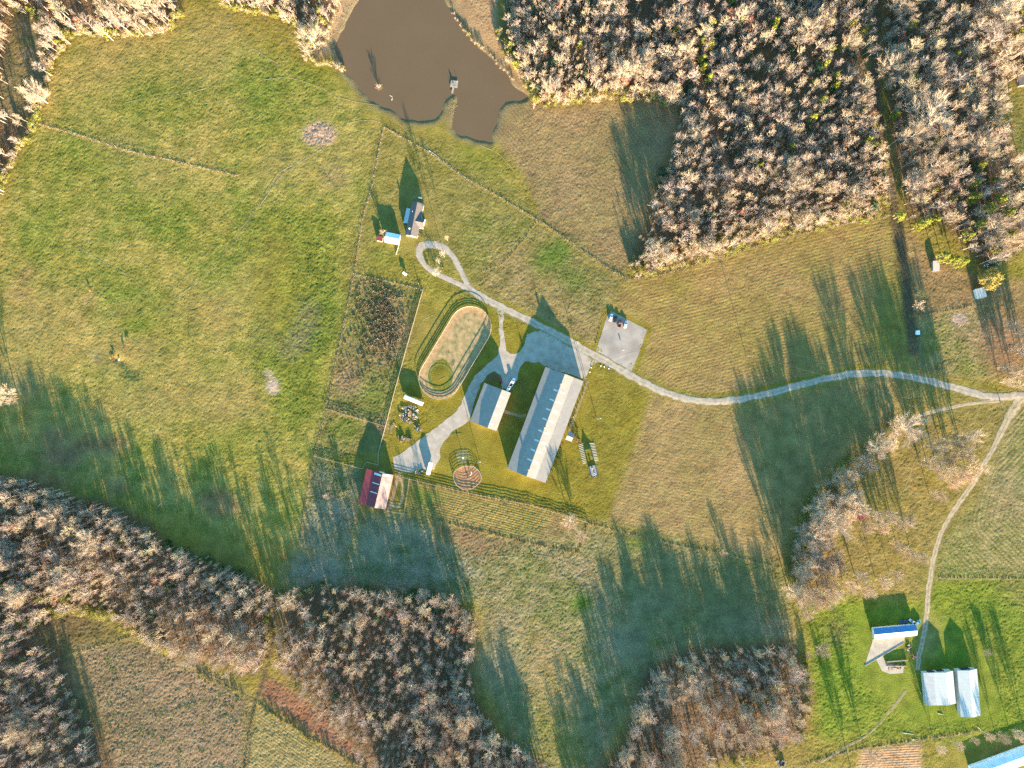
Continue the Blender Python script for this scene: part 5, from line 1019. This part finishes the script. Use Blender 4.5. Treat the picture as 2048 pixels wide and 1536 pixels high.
car(1240.0, 646.8, -.25, 'pickup', paintm('maroon', (.2, .07, .05)), 'dark maroon pickup, third from the left in the gravel lot', 5.3, 1.95, 1.75, 'pickup_truck', LOT)
car(1251.2, 648.6, -.22, 'suv', paintm('silver', (.45, .5, .55)), 'silver-blue car, rightmost in the gravel lot', Hh=1.6, group=LOT)
car(1024.6, 764.8, -.5, 'pickup', paintm('white', 0), 'white pickup between the two cream barns', 6.0, 2.05, 1.9, 'pickup_truck'); car(1017.4, 776.4, -.5, 'suv', paintm('white', 0), 'white car tucked against the stable barn gable', 4.2, 1.85, 1.6)
car(1807, 1243, .3 + 1.3, 'sedan', paintm('navy', (.03, .06, .12)), 'dark blue car behind the blue-roofed shed'); car(1825.5, 1244, .9, 'pickup', paintm('pale', (.5, .55, .6)), 'pale pickup behind the blue-roofed shed', 5.2, 1.9, 1.7, 'pickup_truck'); car(1836.5, 1244.5, -.9, 'suv', paintm('teal', (.12, .3, .32)), 'teal car at the corner of the blue-roofed shed', 4.2, 1.8, 1.6)
def tractor(px, py, rz, pm, label):
    x, y = P(px, py, 1); e = empty('tractor', (x, y, gz(x, y) + .05), rz, label, 'tractor')
    loft([(-.4, .38, .6, 1.2, .3), (.2, .4, .6, 1.35, .34), (1.5, .34, .6, 1.25, .28), (1.75, .28, .65, 1.1, .22)]).build('hood', pm, e); MB().box((0, -.8, 1.0), (.5, .5, .12)).box((0, -1.05, 1.25), (.5, .1, .5)).build('seat', M_DARK, e)
    for s in (-1, 1):
        wheel(e, s * .8, -.8, .72, .4); wheel(e, s * .62, 1.25, .42, .25); MB().box((s * .8, -.8, 1.5), (.45, 1.0, .06)).build('fender', pm, e)
    MB().tube((0, -.35, 1.2), (0, -.5, 1.5), .03).lathe((0, -.52, 1.5), [(.2, 0), (.2, .03)], 10).build('steering_wheel', M_DARK, e); MB().tube((.15, .8, 1.2), (.15, .8, 1.9), .04).build('exhaust', M_DARK, e)
tractor(1000.8, 762, .1, paintm('red', (.4, .03, .05)), 'small red tractor on dirt above the stable barn'); tractor(1827.5, 1313, .5, paintm('rust', (.35, .12, .07)), 'rusty red tractor beside the farm lane by the concrete pad')
def box_trailer(px, py, rz, L, W, h, label, wm, wheels=2):
    x, y = P(px, py, h); e = empty('trailer', (x, y, gz(x, y) + .05), rz, label, 'trailer')
    a = L / 2; MB().extrude([(-W / 2, .7), (W / 2, .7), (W / 2, h - .15), (W / 2 - .15, h), (-W / 2 + .15, h), (-W / 2, h - .15)], L, (0, 0, 0), 0).build('body', wm, e)
    MB().box((0, a + .7, .6), (.12, 1.4, .12)).box((0, a + .5, .75), (.8, .1, .1)).build('hitch', M_DARK, e); MB().box((0, -a - .03, (h + .7) / 2), (W * .85, .04, h - 1.0)).build('door', M_WHITE, e)
    for k in range(int(L / 2.2)): MB().box((0, -a + 1.1 + 2.2 * k, h + .03), (W * .9, .06, .05)).build('roof_rib', wm, e)
    for s in (-1, 1):
        for k in range(wheels): wheel(e, s * (W / 2 - .05), -a * .35 - .95 * k, .42, .28)
    return e
box_trailer(826.7, 800.7, -math.pi / 2 - .4 + math.pi, 12.6, 2.5, 3.4, 'long white semi trailer above the scrap heap', mat('trailer_white', (.55, .56, .58), .5, .08, .6)) if False else box_trailer(826.7, 800.7, -1.18 - .78, 12.6, 2.5, 3.4, 'long white semi trailer above the scrap heap', mat('trailer_white', (.5, .5, .52), .5, .08, .6))
box_trailer(858.2, 937.4, -.24, 7.8, 2.4, 3.3, 'white horse trailer at the end of the gravel yard, beside the red barn', M_WHITE)
e_ = box_trailer(809, 547, .9, 2.6, 1.6, 1.7, 'small white covered trailer on a bare patch above the weedy paddock', M_WHITE, 1)
spot_hay = None
# ---------------------------------------------------------------- things on the lawn and yard
def scrap(px, py, rx, ry, n, label, seed, hmax=1.4, name='scrap_heap'):
    r = random.Random(seed); x, y = P(px, py); e = empty(name, (x, y, gz(x, y)), 0, label, 'scrap heap'); ms = [mat('scrap_%d' % i, c, .8, .2, 2) for i, c in enumerate([(.22, .15, .1), (.25, .23, .21), (.2, .075, .04), (.06, .06, .06), (.38, .35, .32), (.09, .12, .14), (.25, .17, .06), (.12, .085, .055)])]
    for i in range(n):
        t = r.uniform(0, 6.28); q = math.sqrt(r.random()); lx, ly = rx * S * q * math.cos(t), ry * S * q * math.sin(t); z = r.uniform(.05, .3); m = r.choice(ms); k = r.random(); rz = r.uniform(0, 3.14)
        if k < .45: o = MB().box((0, 0, 0), (r.uniform(.15, .4), r.uniform(1.2, 3.2), .12)).build('plank', m, e)
        elif k < .7: o = MB().box((0, 0, 0), (r.uniform(.6, 1.5), r.uniform(.6, 1.8), r.uniform(.1, hmax))).build('crate', m, e)
        elif k < .85: o = MB().lathe((0, 0, -.4), [(.3, 0), (.31, .3), (.29, .45), (.31, .6), (.3, .88)], 10).build('drum', m, e)
        else: o = MB().box((0, 0, 0), (r.uniform(1, 2), r.uniform(1, 2.2), .04)).build('metal_sheet', m, e)
        o.location = (lx, ly, z + .3); o.rotation_euler = (r.uniform(-.35, .35), r.uniform(-.35, .35), rz)
scrap(818, 828, 19, 19, 90, 'wide heap of scrap wood and metal under the long white trailer', 1); scrap(836, 855, 6, 8, 14, 'small clump of scrap right of the wide heap', 2); scrap(808, 878, 14, 6, 26, 'heap of poles and crates above the gravel yard end', 3, 2.4); scrap(786, 856, 6, 8, 10, 'pallets and red tarp against the paddock fence', 4, .4); scrap(838, 944, 10, 4, 14, 'farm implements lying beside the white horse trailer', 5, 1.2); scrap(1790, 1332, 16, 5, 18, 'rubble and boards on the lower end of the concrete pad', 6, .5); scrap(1818, 1300, 6, 12, 14, 'dark implements between concrete pad and farm lane', 7, 1.1)
# outdoor chapel: benches, stage
def bench(px, py, rz, L, label):
    x, y = P(px, py); e = empty('bench', (x, y, gz(x, y)), rz, label, 'bench', 'plank benches of the outdoor chapel'); MB().box((0, 0, .45), (L, .42, .07)).build('seat', M_WOODL, e)
    for s in (-1, 1): MB().box((s * L * .38, 0, .2), (.12, .36, .42)).build('leg', M_WOODL, e)
ORD = ['first', 'second', 'third', 'fourth', 'fifth', 'sixth', 'seventh', 'eighth', 'ninth', 'tenth', 'eleventh', 'twelfth']
for i in range(12):
    t = i / 11; n_ = ORD[11 - i]
    bench(1161.8 + (1168.8 - 1161.8) * t, 888.6 + (926.3 - 888.6) * t, .32, 3.3 - .9 * t, n_ + ' plank bench from the stage, left bank of the outdoor chapel'); bench(1183.6 + (1192.2 - 1183.6) * t, 886.6 + (920.6 - 886.6) * t, .06, 3.3 - .5 * t, n_ + ' plank bench from the stage, right bank of the outdoor chapel')
x, y = P(1186.5, 941.5); stg = empty('chapel_stage', (x, y, gz(x, y)), .27, 'small grey stage with a tall gabled frame facing the plank benches', 'stage')
M_STG = mat('stage_boards', (.22, .2, .21), .8, .15, 1.5, stretch=(8, 1, 1)); M_STGD = mat('dark_frame', (.05, .045, .045), .8, .2)
MB().box((0, 0, .25), (4.9, 6.6, .5)).build('platform', mat('stage_base', (.12, .11, .11), .8), stg)
for k in range(10): MB().box((-2.2 + .49 * k, 0, .53), (.46, 6.6, .05)).build('deck_board', M_STG, stg)
for s in (-1, 1): MB().box((s * 2.1, -3.1, 1.75), (.75, .2, 2.5)).build('side_panel', M_STGD, stg)
MB().extrude([(-2.5, 2.9), (2.5, 2.9), (2.5, 3.7), (0, 5.3), (-2.5, 3.7)], .2, (0, -3.1, 0), 0).build('gable_beam', M_STGD, stg)
MB().box((0, -3.1, 5.8), (.12, .12, 1.2)).box((0, -3.1, 6.0), (.6, .1, .12)).build('cross', M_WHITE, stg)
lect = empty('lectern', (*P(1184.5, 937), gz(x, y) + .56), .3, 'tan lectern standing on the grey stage', 'lectern'); MB().box((0, 0, .5), (.9, .7, 1.0), 0, .8).build('body', M_WOODL, lect); MB().box((0, 0, 1.05), (1.1, .9, .06)).build('top', M_WOODL, lect)
bp_ = empty('planter', (*P(1189, 948), gz(x, y) + .56), 0, 'white planter near the stage back', 'planter'); MB().lathe((0, 0, 0), [(.35, 0), (.5, .6), (.45, .6), (.4, .5)], 10).build('pot', M_WHITE, bp_); tuft(77, .5, .4, 30, .03).build('plant', M_WEEDG, bp_, False, False).location = (0, 0, .45)
# horse walker
x, y = P(926.5, 914.5); wk = empty('horse_walker', (x, y, gz(x, y)), 0, 'four-armed white horse walker on a worn dirt ring', 'horse walker'); MB().tube((0, 0, 0), (0, 0, 2.8), .14, n=8).build('post', M_WHITE, wk); MB().lathe((0, 0, 2.6), [(.3, 0), (.45, .15), (.4, .5), (.1, .6)], 10).build('motor', M_WHITE, wk)
for k in range(4):
    a = k * math.pi / 2; MB().tube((0, 0, 2.75), (4.0 * math.cos(a), 4.0 * math.sin(a), 2.7), .07, .05).build('arm', M_RAILW, wk)
# horses with saddle blankets in the pen, cattle in the pasture: one continuous skinned body each
def beast(name, scale, colr, head_up, seed):
    v = [(0, -.75, 1.05), (0, -.35, 1.08), (0, .2, 1.05), (0, .62, 1.12), (0, .95, 1.25 + .25 * head_up), (0, 1.25, 1.3 + .55 * head_up), (0, 1.55, 1.15 + .45 * head_up), (0, -.9, 1.0), (0, -1.0, .6)]
    e = [(0, 1), (1, 2), (2, 3), (3, 4), (4, 5), (5, 6), (0, 7), (7, 8)]; rad = [.3, .34, .36, .3, .19, .15, .09, .06, .04]
    for sx in (-1, 1):
        o = len(v); v += [(sx * .2, -.72, .8), (sx * .2, -.62, .52), (sx * .2, -.74, .3), (sx * .2, -.7, .03)]; e += [(0, o), (o, o + 1), (o + 1, o + 2), (o + 2, o + 3)]; rad += [.17, .1, .07, .06]
        o = len(v); v += [(sx * .2, .6, .75), (sx * .2, .62, .4), (sx * .2, .6, .03)]; e += [(3, o), (o, o + 1), (o + 1, o + 2)]; rad += [.14, .08, .06]
        o = len(v); v += [(sx * .17, 1.22, 1.42 + .55 * head_up)]; e += [(5, o)]; rad += [.05]
    me = bpy.data.meshes.new(name); me.from_pydata([tuple(c * scale for c in p) for p in v], e, []); me.update(); me.materials.append(colr)
    ob = bpy.data.objects.new(name, me); COL.objects.link(ob); sk = ob.modifiers.new('skin', 'SKIN'); 
    for i, s in enumerate(me.skin_vertices[0].data if me.skin_vertices else []): pass
    if not me.skin_vertices:
        bm = bmesh.new(); bm.from_mesh(me); bm.verts.layers.skin.verify(); bm.to_mesh(me); bm.free()
    for s, r_ in zip(me.skin_vertices[0].data, rad): s.radius = (r_ * scale, r_ * scale)
    me.skin_vertices[0].data[1].use_root = True
    sub = ob.modifiers.new('smooth', 'SUBSURF'); sub.levels = 1; sub.render_levels = 1; return ob
COW = [mat('cow_tan', (.4, .22, .08), .9, .15, 2), mat('cow_brown', (.14, .06, .035), .9, .2, 2), mat('cow_white', (.7, .66, .58), .9, .1, 2)]
for px, py, rz, c, sc, lab in [(180, 580.5, .7, 0, 1.05, 'tan cow standing alone in the pasture'), (257.5, 688.5, -1.2, 1, 1.1, 'dark brown cow, upper of the small herd'), (249, 698, -.3, 1, 1.0, 'brown cow just left of the upper cow of the herd'), (228.5, 710, 1.0, 1, 1.05, 'brown cow above the dark hollow'), (226, 719.5, -1.9, 1, 1.0, 'brown cow at the left end of the dark hollow'), (237.5, 719.5, -.5, 2, .75, 'small white calf at the dark hollow'), (221, 715.5, .2, 0, .8, 'tan calf left of the dark hollow')]:
    b = beast('cow', sc, COW[c], -.2, 1); x, y = P(px, py); b.location = (x, y, gz(x, y)); b.rotation_euler = (0, 0, rz); tag(b, lab, 'cow', 'cattle in the pasture')
x, y = P(933.5, 949.5, 1)
for dx, dy, mc, lab, rz in ((0, -.2, COW[1], 'dark brown horse, left of two in the red sand pen', .2), (2.6, .4, mat('horse_grey', (.3, .3, .33), .9, .15), 'grey horse, right of two in the red sand pen', -.4)):
    b = beast('horse', 1.15, mc, .55, 2); b.location = (x + dx, y + dy, gz(x, y) + .04); b.rotation_euler = (0, 0, rz); tag(b, lab, 'horse', 'horses in the pen')
x, y = P(935, 954); tb = empty('water_tub', (x, y, gz(x, y) + .06), 0, 'round dark water tub in the red sand pen', 'tub'); MB().lathe((0, 0, 0), [(.55, 0), (.62, .6), (.56, .6), (.5, .12)], 14).build('shell', MATS['grey_door'], tb); MB().lathe((0, 0, .4), [(.52, 0), (.52, .02)], 14).build('water', M_DARK, tb)
# dock with chairs, driftwood
x, y = P(908.4, 168); dk = empty('dock', (x, y, -.55), -.14, 'square wooden dock with gangway on the pond peninsula tip', 'dock')
for k in range(12): MB().box((-2.1 + .385 * k, 0, .62), (.36, 4.4, .06)).build('deck_plank', M_WOOD, dk)
for k in range(9): MB().box((-.2 - .03 * k, -2.45 - .42 * k, .62), (1.2, .38, .06)).build('gangway_plank', M_WOOD, dk)
for sx in (-1.9, 1.9):
    for sy in (-1.9, 1.9): MB().tube((sx, sy, -1.2), (sx, sy, 1.5), .09).build('pile', M_WOOD, dk)
def chair(px, py, rz, label):
    x, y = P(px, py); e = empty('chair', (x, y, -.55 + .65), rz, label, 'chair', 'chairs on the dock'); MB().box((0, 0, .42), (.6, .6, .06)).build('seat', M_DARK, e); MB().box((0, -.3, .75), (.6, .06, .65)).build('backrest', M_DARK, e)
    for sx in (-.25, .25):
        for sy in (-.25, .25): MB().box((sx, sy, .2), (.06, .06, .4)).build('leg', M_DARK, e)
chair(904.8, 166.5, .5, 'dark chair on the dock, farther from the gangway'); chair(908.5, 171.5, -.3, 'dark chair on the dock, beside the gangway')
x, y = P(781, 195); dw = MB().tube((-.9, 1.6, 0), (.9, .9, .15), .1, .14, 7).tube((.9, .9, .15), (1.0, -.4, .2), .14, .13, 7).tube((1.0, -.4, .2), (.7, -1.6, .1), .16, .2, 7).build('driftwood', mat('bleached_wood', (.55, .48, .42), .9, .1)); dw.location = (x, y, -.5); tag(dw, 'bleached bent driftwood lying in the pond near shore', 'driftwood')
# poles and wires
def pole(px, py, h, label, cross=True, lamp=False, name='utility_pole'):
    x, y = P(px, py); e = empty(name, (x, y, gz(x, y)), .3, label, 'pole'); MB().tube((0, 0, -.3), (0, 0, h), .17, .11, 8).build('shaft', M_WOOD, e)
    if cross:
        c = MB().box((0, 0, h - .5), (2.2, .12, .14)).build('crossarm', M_WOODL, e)
        for s in (-.95, -.4, .4, .95): MB().lathe((s, 0, h - .43), [(.05, 0), (.06, .1), (.03, .16)], 7).build('insulator', M_WHITE, c)
    if lamp: MB().box((.6, 0, h - .2), (1.2, .08, .08)).box((1.2, 0, h - .25), (.6, .3, .14)).build('lamp_arm', M_WHITE, e)
    return Vector((x, y, gz(x, y) + h - .4))
p1_ = pole(1193, 836, 11.5, 'tall pole with crossarm on the lawn right of the riding barn', True, True); p2_ = pole(959, 921, 11.5, 'tall pole with crossarm above the red sand pen', True, True); p3_ = pole(1493, 713, 11, 'utility pole standing in the mown hay field'); p4_ = pole(1800, 795, 11, 'utility pole beside the tree strip below the road'); p5_ = pole(1168.5, 757, 13, 'utility pole at the riding barn corner by the road', False); p6_ = pole(2180, 905, 11, 'utility pole beyond the right edge of the frame') if False else None
def wire(a, b, label, sag=1.2, r=.022):
    mb = MB(); pts = [a.lerp(b, i / 16) - Vector((0, 0, sag * 4 * (i / 16) * (1 - i / 16))) for i in range(17)]
    for q0, q1 in zip(pts[:-1], pts[1:]): mb.tube(q0 - a, q1 - a, r, n=4, caps=False)
    o = mb.build('power_line', M_WIRE, None, False, False); o.location = a; tag(o, label, 'wire')
wire(p3_, p4_, 'overhead wire from the hay field pole towards the tree strip pole', 2.0); wire(p3_, p5_, 'overhead wire from the hay field pole towards the riding barn', 2.0); wire(p4_, Vector((*P(2100, 875), 10.5)), 'overhead wire from the tree strip pole to the right edge', 2)
x, y = P(1246, 701); sg = empty('sign_post', (x, y, gz(x, y) + .05), -.3, 'small blank white sign on a post in the gravel lot', 'sign'); MB().tube((0, 0, 0), (0, 0, 1.9), .05).build('post', M_WOOD, sg); MB().box((0, .06, 1.6), (1.0, .05, .7)).build('panel', M_WHITE, sg)
x, y = P(840.5, 396.2); pt = empty('propane_tank', (x, y, gz(x, y)), -.25 + math.pi / 2, 'white propane tank on the shaded lawn behind the farmhouse', 'tank')
MB().lathe((0, 0, 0), [(.02, -1.25), (.3, -1.15), (.48, -.9), (.5, -.6), (.5, .6), (.48, .9), (.3, 1.15), (.02, 1.25)], 14).build('shell', M_WHITE, pt, True).matrix_local = Matrix.Translation((0, 0, .75)) @ Matrix.Rotation(math.pi / 2, 4, 'X')
for s in (-.7, .7): MB().box((0, s, .15), (.7, .15, .3)).build('leg', M_DARK, pt)
MB().lathe((0, 0, 1.2), [(.14, 0), (.14, .18), (.05, .22)], 10).build('valve_cap', M_WHITE, pt)
M_ORG = mat('orange_plastic', (.75, .16, .04), .6, .08)
for px, py, lab in [(1829, 974, 'upper of three orange markers on the lawn beside the farm lane'), (1853, 1031, 'middle of three orange markers on the lawn beside the farm lane'), (1857.5, 1102, 'lowest of three orange markers on the lawn beside the farm lane')]:
    x, y = P(px, py); mk = empty('orange_marker', (x, y, gz(x, y)), 0, lab, 'marker', 'orange markers on the lawn'); MB().tube((0, 0, 0), (0, 0, 1.3), .09, .07, 8).build('stake', M_ORG, mk); MB().box((0, 0, .04), (1.4, .3, .08)).build('base', M_ORG, mk)
def gate(px, py, rz, L, label):
    x, y = P(px, py); e = empty('gate', (x, y, gz(x, y)), rz, label, 'gate')
    for s in (-1, 1): MB().box((s * L / 2, 0, 1.0), (.3, .3, 2.0)).build('post', M_WOOD, e)
    for z in (.4, .8, 1.2): MB().box((0, 0, z), (L - .4, .08, .1)).build('bar', M_WOOD, e)
gate(2003, 814, 1.9, 5.5, 'dark wooden gate where the farm track leaves the road fork'); gate(840, 574, -1.2, 4.5, 'rail gate at the upper right corner of the weedy paddock')
def low_wall(label, a, b, h=.7, t=.3, m=None):
    A = Vector(P(*a)); B = Vector(P(*b)); c = (A + B) / 2; d = B - A; n = max(2, int(d.length / 4)); e = empty('low_wall', (c.x, c.y, gz(c.x, c.y)), math.atan2(d.y, d.x), label, 'wall'); L = d.length
    for k in range(n): MB().box((-L / 2 + L * (k + .5) / n, 0, h / 2 - .05), (L / n - .05, t, h + .1)).build('panel', m or M_CONC, e)
low_wall('low concrete wall cutting diagonally across the cattle pad', (1729, 1332), (1808, 1286), .3); low_wall('upper concrete wall of the feed bunker below the cattle pad', (1772, 1323), (1814, 1319), 1.2); low_wall('lower concrete wall of the feed bunker below the cattle pad', (1772, 1331), (1812, 1331), 1.2)
def log(px, py, rz, L, label):
    x, y = P(px, py); o = MB().tube((-L / 2, 0, .15), (0, .1, .18), .17, .16, 8).tube((0, .1, .18), (L / 2, 0, .16), .16, .13, 8).build('log', mat('bleached_wood', 0)); o.location = (x, y, gz(x, y)); o.rotation_euler = (0, 0, rz); tag(o, label, 'log')
log(1815, 1467, -.15, 7, 'pale log lying in lush grass, left of the white sheds'); log(1829, 1479, .02, 3.5, 'short pale log on the fence line above the bare garden'); log(1881, 1428, -.25, 3.4, 'pale board lying below the shorter tin shed'); log(868, 308, -.6, 8, 'pale pipe lying in the meadow between pond and house'); log(1958, 1457, -.8, 2.5, 'pale stick lying below the longer tin shed'); log(320, 1010, .8, 2.4, 'pale stump debris in the shaded pasture edge')
x, y = P(1640, 1028); tp = MB().lathe((0, 0, 0), [(2.4, 0), (2.2, .5), (1.2, 1.1), (.3, 1.3)], 9).build('tarp', mat('white_tarp', (.6, .62, .65), .6, .1, 1, .5)); tp.location = (x, y, gz(x, y) - .05); tag(tp, 'white tarp-covered heap among the strip trees', 'tarp')
for i, (px, py) in enumerate([(1201.5, 731.5), (1208.5, 733.5), (1217.5, 737), (1182.5, 735), (1179.5, 744)]):
    x, y = P(px, py); o = MB().lathe((0, 0, -.1), [(.34, 0), (.4, .25), (.25, .45), (.05, .5)], 7, .3 * i).build('white_stone', mat('painted_stone', (.65, .62, .58), .9, .1)); o.location = (x, y, gz(x, y)); tag(o, 'white painted stone edging the lawn corner beside the parking lot', 'stone', 'white stones edging the lawn')
